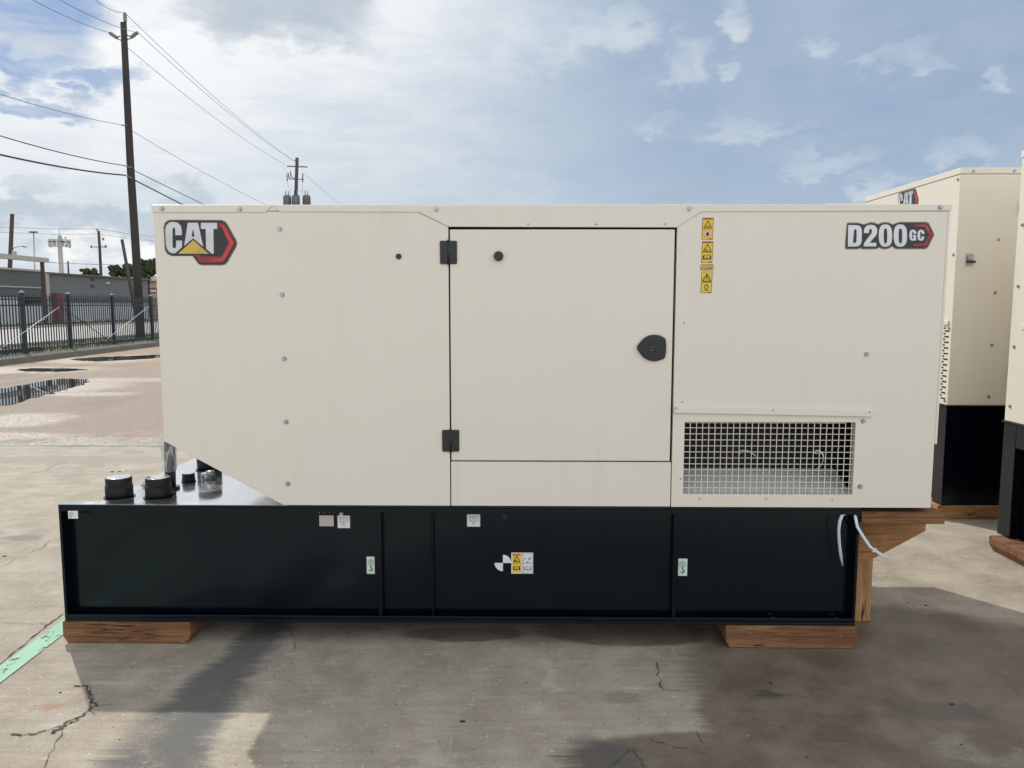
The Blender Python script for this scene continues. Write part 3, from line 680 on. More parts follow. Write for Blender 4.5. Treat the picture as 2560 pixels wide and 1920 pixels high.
# printed decals -----------------------------------------------------------
def decal(name, px0, py0, px1, py1, face, mats, marks, parent=gen, label=None, skew=0.0):
    (xa, zb2), (xb, za2) = FX(px0, py0, face), FX(px1, py1, face)
    xa, xb = min(xa, xb), max(xa, xb); za, zb_ = min(za2, zb2), max(za2, zb2); w, h = xb-xa, zb_-za
    T = lambda u, v: (xa+u*w-(1-v)*skew, za+v*h)
    def pr(nm, pts, d, mat, par): return obj(nm, MB().prism([T(*p) for p in pts], face-d, face+.0006), mat, par)
    r_ = pr(name, [(0, 0), (1, 0), (1, 1), (0, 1)], .0008, mats[0], parent)
    if label: r_['label'] = label
    for nm, pts, d, mat in marks: pr(nm, pts, d, mat, r_)
    return r_
def tri(cx, cy, s, a, th=.06):    # hollow triangle as three bars
    top, l, r = (cx, cy+s*a), (cx-s, cy-s*a*.75), (cx+s, cy-s*a*.75); out = []
    for p, q in ((top, l), (l, r), (r, top)):
        dx, dy = q[0]-p[0], q[1]-p[1]; ln = math.hypot(dx, dy/a); nx_, ny_ = -dy/ln/a*th/2, dx/ln*th/2*a
        out.append(('mark', [(p[0]+nx_, p[1]+ny_), (q[0]+nx_, q[1]+ny_), (q[0]-nx_, q[1]-ny_), (p[0]-nx_, p[1]-ny_)], .0018, INK))
    return out
def book(cx, cy, s, a, ink=INK, page=LABELY):
    return [('mark', [(cx-s, cy-s*a*.7), (cx+s, cy-s*a*.7), (cx+s, cy+s*a*.4), (cx+s*.7, cy+s*a*.75), (cx-s*.7, cy+s*a*.75), (cx-s, cy+s*a*.4)], .0018, ink),
            ('mark', [(cx-s*.62, cy-s*a*.35), (cx-s*.08, cy-s*a*.35), (cx-s*.08, cy+s*a*.6), (cx-s*.62, cy+s*a*.6)], .0024, page),
            ('mark', [(cx+s*.08, cy-s*a*.35), (cx+s*.62, cy-s*a*.35), (cx+s*.62, cy+s*a*.6), (cx+s*.08, cy+s*a*.6)], .0024, page)]
def frame(a, w=.035, ink=INK, mid=None):
    wy = w*a
    fr = [('border', [(0, 0), (1, 0), (1, wy), (0, wy)], .0014, ink), ('border', [(0, 1-wy), (1, 1-wy), (1, 1), (0, 1)], .0014, ink),
          ('border', [(0, wy), (w, wy), (w, 1-wy), (0, 1-wy)], .0014, ink), ('border', [(1-w, wy), (1, wy), (1, 1-wy), (1-w, 1-wy)], .0014, ink)]
    if mid: fr.append(('border', [(w, mid-wy/2), (1-w, mid-wy/2), (1-w, mid+wy/2), (w, mid+wy/2)], .0014, ink))
    return fr
def circ(cx, cy, r, a, n=20): return [(cx+r*math.cos(6.2832*k/n), cy+r*a*math.sin(6.2832*k/n)) for k in range(n)]
A_ = 25.5/54
def warn_head(): return [('header', [(.035, .925), (.965, .925), (.965, .982), (.035, .982)], .0016, LABELO), ('mark', [(.10, .932), (.16, .932), (.13, .972)], .0022, INK), ('mark', [(.25, .94), (.80, .94), (.80, .966), (.25, .966)], .0022, INK)]
tiny = [('mark', [(.62, .03), (.92, .03), (.92, .05), (.62, .05)], .0018, INK)]
decal('warning_label', 1756.5, 544.6, 1782.7, 599, 0, [LABELY], frame(A_, mid=.49)+warn_head()+tri(.5, .68, .33, A_*1.15)+[('mark', [(.38, .60), (.62, .60), (.58, .64), (.45, .65)], .0018, INK)]
      + [('ring', circ(.5, .26, .33, A_), .0018, LABELO), ('disc', circ(.5, .26, .28, A_), .0022, LABELW), ('hand', [(.42, .16), (.6, .17), (.66, .24), (.62, .33), (.5, .36), (.42, .32), (.33, .27)], .0026, INK)]+tiny, label='yellow warning label with a triangle and a no touching hand', skew=.002)
decal('warning_label', 1755.5, 603.5, 1781.5, 657, 0, [LABELY], frame(A_, mid=.49)+warn_head()+tri(.5, .68, .36, A_*1.15)+[('mark', [(.28, .59), (.6, .59), (.32, .65)], .0018, INK)]+book(.5, .26, .38, A_*.8)+tiny, label='yellow warning label with a triangle above an open book', skew=.002)
decal('warning_label', 1751.4, 661, 1783, 675.6, 0, [LABELY], frame(31.6/14.6, .03)+[('border', [(.485, .06), (.515, .06), (.515, .94), (.485, .94)], .0014, INK), ('header', [(.52, .84), (.965, .84), (.965, .93), (.52, .93)], .0016, LABELO)]
      + tri(.25, .45, .17, 2.0, .03)+book(.75, .42, .15, 2.0), label='small wide yellow label with a triangle and a book')
decal('warning_label', 1754, 679.2, 1779.8, 732.5, 0, [LABELY], frame(A_, mid=.50)+tri(.5, .70, .37, A_*1.15, .08)+[('mark', [(.47, .66), (.53, .66), (.545, .78), (.455, .78)], .0018, INK), ('mark', circ(.5, .635, .04, A_, 8), .0018, INK)]
      + [('ring', circ(.5, .28, .21, A_*1.1), .0018, INK), ('disc', circ(.5, .28, .155, A_*1.1), .0022, LABELY), ('mark', [(.38, .36), (.62, .36), (.56, .41), (.44, .41)], .0026, INK), ('mark', [(.36, .27), (.5, .33), (.64, .27), (.5, .30)], .0026, INK), ('mark', [(.32, .12), (.68, .12), (.68, .15), (.32, .15)], .0018, INK)]+tiny, label='yellow label with an exclamation triangle above a start symbol', skew=.002)

# ------------------------------------------------------------------ fuel tank base
tank = obj('fuel_tank', MB().box(TBX, TR-.012, REC, W-REC, ZTB+.012, ZB-.012), BLACK, gen)
obj('channel_web', MB().box(TL+.0135, TBX-.0005, REC, REC+.006, ZTB+.012, ZB-.015), BLACK, tank)
obj('top_plate', MB().prismx([(.0, ZB-.014), (.058, ZB-.014), (.058, ZB-.002), (.0, ZB-.002)], TL, TBX).box(TBX+.0005, TR, .0, W, ZB-.014, ZB-.002), BLACK, tank, .0025, 2)
obj('sheen_sheet', MB().box(TL+.003, TBX, .003, .055, ZB-.0019, ZB-.0006), PLATE, tank)  # added sheet that carries the bright sky reflection of the black deck
obj('sheen_sheet', MB().box(TBX+.002, xs0+.02, .003, W-.003, ZB-.0019, ZB-.0006), PLATE, tank)
obj('bottom_plate', MB().box(TL, TBX, .0, .06, ZTB, ZTB+.010), BLACK, tank, .002)
obj('bottom_plate', MB().box(TBX+.0005, TR, .0, W, ZTB, ZTB+.010), BLACK, tank, .002)
obj('top_lip', MB().box(TL+.002, TR-.002, .0015, .010, ZB-.034, ZB-.0145), BLACK, tank)
obj('bottom_lip', MB().box(TL+.002, TR-.002, .0015, .012, ZTB+.0105, ZTB+.031), BLACK, tank, .002)
for xa, xb, ye in ((TL+.001, TL+.013, .058), (TR-.013, TR-.001, W-.002)):
    obj('end_plate', MB().box(xa, xb, .002, ye, ZTB+.0105, ZB-.0145), BLACK, tank)
for px, w in ((948, .018), (1080, .008), (1689, .018)):
    x, _ = FX(px, 1400); obj('rib', MB().box(x-w/2, x+w/2, .0125, REC, ZTB+.011, ZB-.036), BLACK, tank, .002)
for p in ((1675, 1338.5), (1812, 1339)):
    x, z = FX(p[0]*1.1573, p[1]*1.1573); obj('bolt', MB().cyl((x, .03, ZTB+.010), (x, .03, ZTB+.022), .011, 6), STEEL, tank)
# stand pipes, plugs and fittings on the tank's open end
def plug(x, y, r, h, name='tank_plug', flange=True):
    m = MB().tube([(x, y, ZB-.003), (x, y, ZB+h*.58), (x, y, ZB+h*.585), (x, y, ZB+h*.97), (x, y, ZB+h)], [r, r, r*.94, r*.955, r*.92], 32)
    o = obj(name, m, CAPM, gen)
    if flange: obj('flange', MB().tube([(x, y, ZB-.002), (x, y, ZB+.003)], r*1.14, 32), BLACK, o)
    obj('cap_top', MB().tube([(x, y, ZB+h+.0005), (x, y, ZB+h+.003)], [r*.9, r*.84], 32), PLATE, o)
    return o
plug(-1.970, .147, .063, .098); plug(-1.776, .147, .061, .098)
pipe = obj('vent_pipe', MB().cyl((-1.800, .325, ZB-.003), (-1.793, .325, .945), .0265, 20), RUBBER, gen)
obj('flange', MB().cyl((-1.790, .325, ZB-.002), (-1.790, .325, ZB+.012), .036, 20), BLACK, pipe)
fm = MB(); fm.tube([(-1.799, .325, ZB+.09), (-1.798, .325, ZB+.14), (-1.798, .322, ZB+.20), (-1.806, .32, ZB+.25), (-1.822, .318, ZB+.285)], [.030, .034, .036, .044, .054], 18, False)
for v in fm.v: v.x += random.gauss(0, .003); v.y += random.gauss(0, .003)
obj('plastic_wrap', fm, FILM, pipe)
plug(-1.771, .475, .033, .045, 'filler_cap')
obj('elbow_fitting', MB().cyl((-1.70, .53, ZB-.002), (-1.70, .53, ZB+.035), .026, 16).tube([(-1.70, .53, ZB+.03), (-1.66, .55, ZB+.032)], .016, 12), STEEL, gen)
plug(-1.784, .78, .066, .16)
obj('rear_upstand', MB().box(TBX+.02, TL+.9, W-.24, W-.20, ZB-.002, ZB+.10), BLACK, gen, .003)
# fittings, plates and labels on the tank face
fit = FX(855.5, 1282, REC)
obj('hex_fitting', MB().prism([(fit[0]+.010*math.cos(R(60*k)), fit[1]+.010*math.sin(R(60*k))) for k in range(6)], REC-.02, REC).cyl((fit[0], REC-.026, fit[1]), (fit[0], REC-.02, fit[1]), .007, 14), SILVERPL, tank)
pl = FX(1263, 1288, REC); obj('drain_plug', MB().cyl((pl[0], REC-.02, pl[1]), (pl[0], REC, pl[1]), .012, 16).box(pl[0]-.016, pl[0]+.01, REC-.012, REC, pl[1]+.012, pl[1]+.02), RUBBER, tank)
for px in (798, 809, 823, 835):
    q = FX(px, 1280, REC); inst('rivet', SCREW, (q[0], REC, q[1]), tank)
decal('data_plate', 170, 1277, 195.5, 1296.5, .0015, [LABELW], [('mark', [(.08, v), (.45+.1*math.sin(v*40), v), (.45+.1*math.sin(v*40), v+.05), (.08, v+.05)], .0014, INKG) for v in (.8, .66, .52, .38, .24, .12)], tank, 'small white data label in the tank corner')
decal('data_plate', 798, 1288.5, 834.5, 1315.5, REC, [SILVERPL], [], tank, 'blank brushed metal plate')
for (a, b, c, d) in ((843, 1288, 876, 1320.5), (1167, 1285, 1201, 1317)):
    decal('drain_label', a, b, c, d, REC, [LABELW], frame(1, .03, INKG)+[('mark', [(.2, .78), (.8, .78), (.8, .82), (.2, .82)], .0018, INKG), ('mark', [(.2, .5), (.24, .5), (.24, .8), (.2, .8)], .0018, INKG), ('mark', [(.76, .5), (.8, .5), (.8, .8), (.76, .8)], .0018, INKG),
          ('mark', [(.24, .5), (.36, .38), (.38, .42), (.26, .54)], .0018, INKG), ('mark', [(.76, .5), (.64, .38), (.62, .42), (.74, .54)], .0018, INKG), ('mark', circ(.5, .64, .09, 1, 12), .0018, INKG), ('mark', circ(.5, .64, .06, 1, 12), .0022, LABELW),
          ('mark', [(.45, .5), (.55, .5), (.55, .3), (.62, .3), (.5, .18), (.38, .3), (.45, .3)], .0018, INKG), ('mark', [(.48, .48), (.52, .48), (.52, .26), (.48, .26)], .0022, LABELW)], tank, 'white drain symbol label')
for (a, b, c, d) in ((916.5, 1391.5, 937, 1434.5), (1696, 1396.5, 1717.5, 1439.5)):
    Ah = 20.5/43
    decal('lifting_label', a, b, c, d, REC-.001, [LABELW], [('ring', circ(.5, .66, .38, Ah), .0014, GREEN), ('disc', circ(.5, .66, .32, Ah), .0018, LABELW),
          ('mark', [(.5, .80), (.76, .67), (.64, .67), (.64, .56), (.36, .56), (.36, .67), (.24, .67)], .0022, GREEN), ('mark', [(.5, .75), (.62, .685), (.56, .685), (.56, .585), (.44, .585), (.44, .685), (.38, .685)], .0026, LABELW),
          ('hook', [(.42, .48), (.58, .48), (.58, .40), (.74, .32), (.72, .21), (.58, .14), (.38, .15), (.24, .24), (.36, .26), (.46, .21), (.56, .24), (.56, .30), (.42, .38)], .0018, GREEN)], tank, 'white label with a green lifting hook')
qx, qz = FX(1257.3, 1407.3, REC); r_ = .0405
obj('balance_mark', MB().prism([(qx, qz)]+arc(qx, qz, r_, 0, 90, 8), REC-.001, REC+.001).prism([(qx, qz)]+arc(qx, qz, r_, 180, 270, 8), REC-.001, REC+.001), LABELW, tank)['label'] = 'white quartered centre of gravity mark'
Ay = 27/53
wf_ = [('margin', [(.09, .045), (.91, .045), (.91, .955), (.09, .955)], .0012, LABELY), ('header', [(.1, .87), (.9, .87), (.9, .95), (.1, .95)], .0016, LABELO), ('border', [(.1, .495), (.9, .495), (.9, .51), (.1, .51)], .0016, INK)]
decal('warning_label', 1278.3, 1381.5, 1305, 1434, REC, [LABELW], wf_+[(a, b, c+.0004, d) for a, b, c, d in tri(.5, .69, .30, Ay*1.1)+[('mark', [(.3, .61), (.62, .61), (.36, .67)], .0018, INK)]+book(.5, .27, .33, Ay*.8)], tank, 'yellow warning label with a white margin')
decal('notice_label', 1306, 1381.5, 1332.6, 1434, REC, [LABELW], [('border', [(.08, .04), (.92, .04), (.92, .96), (.08, .96)], .0012, INKG), ('face', [(.11, .055), (.89, .055), (.89, .945), (.11, .945)], .0016, LABELW), ('border', [(.1, .48), (.9, .48), (.9, .495), (.1, .495)], .002, INKG),
      ('mark', [(.2, .68), (.34, .68), (.36, .76), (.2, .72)], .002, INKG), ('mark', [(.55, .66), (.75, .66), (.75, .78), (.62, .78)], .002, INKG), ('mark', [(.3, .52), (.7, .52), (.64, .58), (.36, .58)], .002, INKG)]+[(a, b, c+.0004, d) for a, b, c, d in book(.5, .26, .34, Ay*.8, INKG, LABELW)], tank, 'white notice label beside the yellow one')

# cable ties --------------------------------------------------------------
def ribbon(name, pts, w, th, mat, label, group=None, head=None):
    m = MB(); m.tube(pts, [w*(.9 if i else .6) for i in range(len(pts)-1)]+[w*.5], 8, True, th/w)
    o = obj(name, m, mat, None, origin=pts[0]); tag(o, label, 'cable tie', group)
    if head is not None: obj('tie_head', MB().box(head[0]-.010, head[0]+.010, head[1]-.008, head[1]+.006, head[2]-.009, head[2]+.009), mat, o, .002)
    return o
def at(p, Y): return AY(p[0]*1.1573, p[1]*1.1573, Y)
ribbon('cable_tie', [at((1828, 1111), .03), at((1819, 1113), -.004), at((1814, 1125), -.010), at((1811.5, 1145), -.012), at((1812.5, 1170), -.014), at((1816, 1200), -.012), at((1820, 1222), -.010)], .0085, .0022, WHITEPL, 'bluish white cable tie hanging straight down the black tank near its right end')
ribbon('cable_tie', [at((1846, 1108), .02), at((1848, 1118), -.006), at((1852, 1138), -.014), at((1864, 1158), -.022), at((1880, 1182), -.034), at((1900, 1196), -.044), at((1919, 1207), -.05)], .0075, .0022, WHITEPL, 'white cable tie with its head sticking out right of the tank corner', head=tuple(at((1888, 1188), -.04)))
x_, z_ = FX(1640+800/3.8138, 980+580/3.8138, .30)
ribbon('cable_tie', [AY(1640+a/3.8138, 980+b/3.8138, .012+.02*math.sin(i)) for i, (a, b) in enumerate([(800, 590), (785, 580), (800, 562), (825, 556), (870, 562), (910, 580), (940, 600), (960, 625)])], .0032, .0018, WHITEPL, 'short white tie tail inside the vent mesh, left one')
ribbon('cable_tie', [AY(1640+a/3.8138, 980+b/3.8138, .012+.02*math.sin(i)) for i, (a, b) in enumerate([(1580, 585), (1530, 590), (1498, 575), (1520, 558), (1560, 560), (1590, 590), (1598, 630), (1580, 690), (1550, 725), (1520, 742)])], .0032, .0018, WHITEPL, 'looped white tie inside the vent mesh, right one')

# ------------------------------------------------------------------ timbers
def timber(name, x0, x1, y0, y1, z0, z1, mat, label, ch=.035, cuts='both', group=None, tilt=0.0):
    pts = [(x0, z1), (x0, z0+ch), (x0+ch*.6 if cuts != 'none' else x0, z0), (x1-ch*.6 if cuts != 'none' else x1, z0), (x1, z0+ch), (x1, z1)]
    o = obj(name, MB().prism(pts, y0, y1), mat, None, .004, 2, origin=((x0+x1)/2, (y0+y1)/2, z0)); o.rotation_euler.z = R(tilt)
    return tag(o, label, 'timber block', group)
bz = ZTB-.002
blkL = timber('skid_block', FX(158, 1580)[0], FX(476, 1580)[0], -.004, 1.0, .001, bz, WOOD_X, 'brown timber skid block under the left end of the black tank', .034)
blkR = timber('skid_block', FX(1813, 1590)[0], FX(2140, 1590)[0], -.012, 1.0, .001, bz, WOOD_X, 'brown timber skid block under the right end of the black tank', .034)
for o, ps in ((blkR, ((1851, 1590), (1875, 1583), (2101, 1591))), (blkL, ((453, 1612),))):
    for p in ps:
        x, z = FX(p[0], p[1], -.012); m = MB().tube([(0, 0, 0), (0, -.003, 0)], [.005, .003], 8); me = withmat(m.mesh('nail'), STEEL); inst('nail', me, (x, -.012 if o is blkR else -.004, max(z, .008)), o)
sup = empty('timber_support', (1.85, .6, 0), 'timber post and bracket holding planks under the enclosure overhang at right', 'timber support')
YP = .305
xa, xb = AY(2139, 1500, YP).x, AY(2178, 1500, YP).x
PZ1 = .657; PT = .056
for yy in (YP, 1.05):
    obj('post', MB().box(xa, xb, yy, yy+.09, .001, .50), WOOD_POST, sup, .003, 2)
    g1 = [FX(2120, 1300, YP), FX(2305, 1300, YP), FX(2305, 1322, YP), FX(2183, 1387, YP), FX(2150, 1400, YP), FX(2120, 1415, YP)]
    g1 = [(x, min(z, PZ1-PT-.001)) for x, z in g1]; g1[0] = (g1[0][0], PZ1-PT-.001); g1[1] = (g1[1][0], PZ1-PT-.001)
    obj('bracket', MB().prism(g1, yy-.001-.002, yy-.038), WOOD_BRACE, sup, .003, 2)
    obj('bearer', MB().box(xa-.02, xb+.12, yy+.001, yy+.088, .5015, PZ1-PT-.001), WOOD_POST, sup, .003)
xr = FX(2362, 1300, .01)[0]
for k in range(2):
    z0 = PZ1-PT+k*(PT/2)
    obj('plank', MB().box(TR+.012, xr-(.004 if k else 0), .012 if k else .008, 1.25, z0+.0005, z0+PT/2-.0005), WOOD_X, sup, .003)
for px in (2177, 2306): 
    x, z = FX(px, 1274, .10); obj('hold_down_bolt', MB().cyl((x, .10, PZ1-.002), (x, .10, ZB+.0005), .008, 6), STEEL, sup)

# ------------------------------------------------------------------ neighbouring generator sets
def neighbour(X0, Y0, L, D, zt, H, label, front=True, badge=True, recess=True, nb=4, zb0=.905):
    root = empty('generator_set', (X0+L/2, Y0+D/2, 0), label, 'generator')
    b = .105
    body = obj('enclosure', MB().box(X0, X0+L, Y0, Y0+D, zt, H-.046), CREAM2, root, .004, 2)
    rf = obj('roof', MB().box(X0-.005, X0+L+.005, Y0-.005, Y0+D+.005, H-.044, H), CREAM2, root, .003, 2)
    # black tank with framed ends
    tk = obj('fuel_tank', MB().box(X0+.06, X0+L-.02, Y0+.012, Y0+D-.012, b, zt-.014), BLACK, root)
    obj('tank_top', MB().box(X0-.01, X0+L, Y0-.01, Y0+D+.01, zt-.012, zt-.002), BLACK, tk, .002)
    if recess:
        for ya, yb in ((Y0, Y0+.13), (Y0+D-.13, Y0+D)): obj('end_frame', MB().box(X0, X0+.058, ya, yb, b+.001, zt-.015), BLACK, tk, .003)
        obj('end_frame', MB().box(X0+.001, X0+.057, Y0+.131, Y0+D-.131, zt-.16, zt-.015), BLACK, tk)
    else:
        obj('end_frame', MB().box(X0, X0+.058, Y0+.002, Y0+D-.002, b+.001, zt-.015), BLACK, tk, .003)
    # end face details (sunlit end, facing -x): bolts down both edges, louvre grille, badge
    rz = (0, 0, R(-90))
    for yy in (Y0+.032, Y0+D-.05):
        for k in range(nb):
            inst('bolt', BOLT, (X0, yy, zb0+(H-.08-zb0)*k/(nb-1)), root, rz)
    gr = MB()
    for r in range(26):
        for k in range(11):
            yy = Y0+.030+k*.118+(r % 2)*.05; zz = zt+.04+r*.0212
            gr.box(X0-.0012, X0+.001, yy, yy+.06, zz, zz+.012)
    obj('perforated_grille', gr, DARKIN, root)
    obj('grille_rail', MB().box(X0-.012, X0, Y0+.035, Y0+D-.12, zt+.60, zt+.635), CREAM2, root, .003)
    # long side facing the camera
    if front:
        for fxp in (.09, .385, .9, 1.5): inst('bolt', BOLT, (X0+fxp, Y0-.005, H-.025), root)
        for k in range(4): inst('bolt', BOLT, (X0+.305, Y0, .942+.3867*k), root)
        lx, lz = X0+.10, 1.955
        la = obj('latch', MB().box(lx-.027, lx+.027, Y0-.004, Y0, lz-.045, lz+.045), STEEL, root, .001)
        obj('latch_loop', MB().box(lx-.02, lx+.02, Y0-.02, Y0-.0045, lz+.0, lz+.025), ZINCDULL, la, .002)
        obj('latch_lever', MB().box(lx-.026, lx+.036, Y0-.024, Y0-.0045, lz-.022, lz-.006), BDARK, la, .002)
        for zz in (1.083, 2.285):
            obj('hinge', MB().prism(rrect(X0+.437, X0+.52, zz, zz+.105, .012), Y0-.012, Y0-.0005), RUBBER, root, .002)
    if badge:
        # badge on the end face: drawing plane turned onto x = X0
        k = .000368*1.0; cy, cz = Y0+.755, H-.158
        e = empty('badge_mount', (0, 0, 0)); 
        def T(a, b_): return ((a-640)*k*1.05, -(b_-520)*k*1.05)
        bd = cat_badge(None, T); bpy.data.objects.remove(e)
        bd.parent = root; bd.location = Vector((X0, cy, cz))-Vector(root.location); bd.rotation_euler = (0, 0, R(-90))
    return root
neighbour(3.203, 2.225, 3.9, 1.55, .875, 2.62, 'taller cream generator standing behind the right end, its long side in shade')
neighbour(3.19, -.02, 3.9, 1.54, .868, 2.60, 'cream generator cut off by the right edge of the view, nearest of the row', front=False, badge=False, nb=5, zb0=.967)
neighbour(3.165, 4.55, 3.9, 1.5, .875, 2.665, 'cream generator furthest back, only its roof edge showing over the foreground roof', front=False, badge=False)
timber('skid_block', 3.175, 4.6, 2.22, 3.2, .001, .104, WOOD_NEW, 'fresh orange timber under the taller generator behind', .02, 'none')
timber('skid_block', 3.11, 4.2, .25, 1.47, .001, .104, WOOD_X, 'dark timber block under the corner of the nearest right hand generator', .05)
timber('skid_block', 3.175, 4.6, 4.6, 5.6, .001, .104, WOOD_NEW, 'timber under the generator furthest back', .02, 'none')

# ------------------------------------------------------------------ fence
fence = empty('picket_fence', (fline(24), 24, 0), 'dark blue steel picket fence with spiked tops along the yard edge', 'fence')
pm = MB(); pm.box(-.014, .014, -.014, .014, .17, 1.90); pm.add([(-.011, -.011, 1.90), (.011, -.011, 1.90), (.011, .011, 1.90), (-.011, .011, 1.90), (0, 0, 2.0)], [(0, 1, 4), (1, 2, 4), (2, 3, 4), (3, 0, 4)])
PICK = withmat(pm.mesh('picket'), FENCEM)
Y = 13.0; i = 0
while Y < 37.5:
    inst('picket', PICK, (fline(Y), Y, random.uniform(-.006, .006)), fence); Y += .149; i += 1
for z in (1.78, 1.60, .26):
    m = MB(); w = .022
    m.add([(fline(yy)+dx, yy, z+dz) for yy in (13, 37.5) for dx, dz in ((-w, -.02), (w, -.02), (w, .02), (-w, .02))], [(0, 1, 5, 4), (1, 2, 6, 5), (2, 3, 7, 6), (3, 0, 4, 7)])
    obj('rail', m, FENCEM, fence)
m = MB(); m.add([(fline(yy)+.06+dx, yy, z) for yy in (13, 20.2) for dx, z in ((-.03, .20), (.03, .20), (.03, .33), (-.03, .33))], [(0, 1, 5, 4), (1, 2, 6, 5), (2, 3, 7, 6), (3, 0, 4, 7), (4, 5, 6, 7), (0, 3, 2, 1)])
m.add([(fline(yy)+.06+dx, yy, z) for yy in (23.9, 26.6) for dx, z in ((-.03, .20), (.03, .20), (.03, .31), (-.03, .31))], [(0, 1, 5, 4), (1, 2, 6, 5), (2, 3, 7, 6), (3, 0, 4, 7), (4, 5, 6, 7), (0, 3, 2, 1)])
obj('bottom_beam', m, FENCEM, fence)
for yy, w, h in ((16.0, .06, 1.98), (19.45, .055, 1.98), (22.0, .055, 1.98), (25.0, .05, 1.98), (28.3, .05, 1.98), (29.4, .035, 1.85), (33, .05, 1.98)):
    p = obj('post', MB().box(fline(yy)-w, fline(yy)+w, yy-w, yy+w, .10, h), FENCEM, fence, .006)
    obj('post_cap', MB().box(fline(yy)-w*1.15, fline(yy)+w*1.15, yy-w*1.15, yy+w*1.15, h, h+.02).add([(fline(yy)+sx*w*.9, yy+sy*w*.9, h+.02) for sx, sy in ((-1, -1), (1, -1), (1, 1), (-1, 1))]+[(fline(yy), yy, h+.08)], [(0, 1, 4), (1, 2, 4), (2, 3, 4), (3, 0, 4)]), ZINCDULL, p)
RODM = simple('brace_galvanised', (.70, .72, .74), .4, .1); 
def fpt(px, py): return AX(px, py, -14.85-.045*4)
def fp(yy, z): return (fline(yy)+.05, yy, z)
for (y0, z0, y1, z1, mt) in ((18.3, .40, 21.35, 1.55, RODM), (21.45, 1.55, 24.35, .38, FENCEM), (24.4, .38, 28.0, 1.56, RODM), (18.2, .40, 15.2, 1.55, FENCEM)):
    obj('brace_rod', MB().tube([fp(y0, z0), fp(y1, z1)], .011, 8), mt, fence)
obj('gate_chain', MB().tube([fp(20.1, 1.0), fp(20.4, 1.12), fp(20.6, 1.2)], .02, 6), FENCEM, fence)

# ------------------------------------------------------------------ poles and lines
def bar(m, a, b, r, n=8): return m.tube([a, b], r, n)
base1 = Vector((-16.84, 30.13, 0)); Y1 = 30.13
mid1 = AY(327, 430, Y1); top1 = AY(308.5, 57, Y1)
p1 = empty('utility_pole', base1, 'tall dark wooden utility pole behind the fence at left', 'utility pole')
obj('pole', MB().tube([base1, base1.lerp(mid1, .5)+Vector((.03, 0, 0)), mid1, mid1.lerp(top1, .5), top1], [.185, .17, .155, .14, .125], 16), POLEW, p1)
def insul(a, b, parent, r=.085):
    a, b = Vector(a), Vector(b); pts = []; rs = []
    for k in range(9):
        pts.append(a.lerp(b, k/8)); rs.append(r*(.75 if k % 2 else 1.0)*(.8 if k in (0, 8) else 1))
    return obj('insulator', MB().tube(pts, rs, 12), PORC, parent)
insul(AY(313, 56, Y1), AY(312, 32, Y1), p1); insul(AY(293, 95, Y1), AY(274, 82, Y1), p1); insul(AY(327, 94, Y1), AY(345, 80, Y1), p1)
obj('bracket', MB().tube([AY(300, 90, Y1), AY(292, 93, Y1)], .03, 6).tube([AY(303, 101, Y1), AY(292, 96, Y1)], .025, 6), PORC, p1)
obj('bracket', MB().tube([AY(318, 88, Y1), AY(327, 92, Y1)], .03, 6).tube([AY(317, 99, Y1), AY(328, 96, Y1)], .025, 6), PORC, p1)
for (a, b) in (((304, 313), (317, 313)), ((310, 414), (330, 419)), ((313, 438), (331, 446))):
    obj('clamp', MB().tube([AY(*a, Y1-.15), AY(*b, Y1-.15)], .03, 6), PORC, p1)
Y2 = 62.0
p2t = AY(742.6, 394.6, Y2); p2b = AY(739, 520, Y2); p2g = Vector((p2b.x+.1, Y2, 0))
p2 = empty('utility_pole', p2g, 'distant utility pole carrying three transformers above the enclosure roof', 'utility pole')
obj('pole', MB().tube([p2g, p2b, p2t], [.17, .15, .135], 14), POLEW2, p2)
def z6(a, b, Y=Y2): return AY(690+a/11.855, 380+b/11.855, Y)
obj('cross_arm', MB().tube([z6(330, 420), z6(935, 445)], .05, 6), POLEW2, p2)
obj('cutout_arm', MB().tube([z6(380, 800), z6(815, 812)], .035, 6), POLEW2, p2)
for (a, b) in (((320, 670), (335, 860)), ((350, 610), (400, 800)), ((425, 570), (450, 740)), ((795, 630), (788, 900))):
    obj('fuse_cutout', MB().tube([z6(*a), z6(*b)], .045, 8), POLEW2, p2)
obj('arm_strut', MB().tube([z6(440, 740), z6(570, 790)], .035, 6).tube([z6(530, 240), z6(590, 265)], .04, 6), POLEW2, p2)
for cx, mt in ((325, TRANSF), (600, TRANSF), (900, TRANSR)):
    a, b = z6(cx, 1390), z6(cx, 1290); yy = Y2-.15 if cx == 600 else Y2+.05
    a.y = b.y = yy; r = abs(z6(cx+118, 1390).x-a.x)
    tf = obj('transformer', MB().tube([(a.x, yy, a.z-1.4), (a.x, yy, a.z), (a.x, yy, b.z), (a.x, yy, b.z+.02)], [r, r, r*.92, r*.4], 18), mt, p2)
    for dx in (-.3, .35): obj('bushing', MB().tube([(a.x+r*dx, yy, b.z), (a.x+r*dx, yy, b.z+.42)], [.05, .03], 8), PORC, tf)
for l in ([(335, 860), (355, 1000), (430, 1120), (430, 1250)], [(788, 900), (790, 1200)], [(690, 1110), (760, 1180), (785, 1290)], [(270, 440), (245, 520), (320, 610)]):
    obj('lead_wire', MB().tube([z6(*q) for q in l], .012, 5), WIREG, p2)
def line(a, b, r, label, sag=.3, mat=WIREG, n=24, group=None):
    a, b = Vector(a), Vector(b); pts = []
    for k in range(n+1):
        t = k/n; p = a.lerp(b, t); p.z -= sag*4*t*(1-t); pts.append(p)
    o = obj('power_line', MB().tube(pts, r, 5, False), mat, None, origin=tuple(a)); return tag(o, label, 'power line')
XW = -16.2
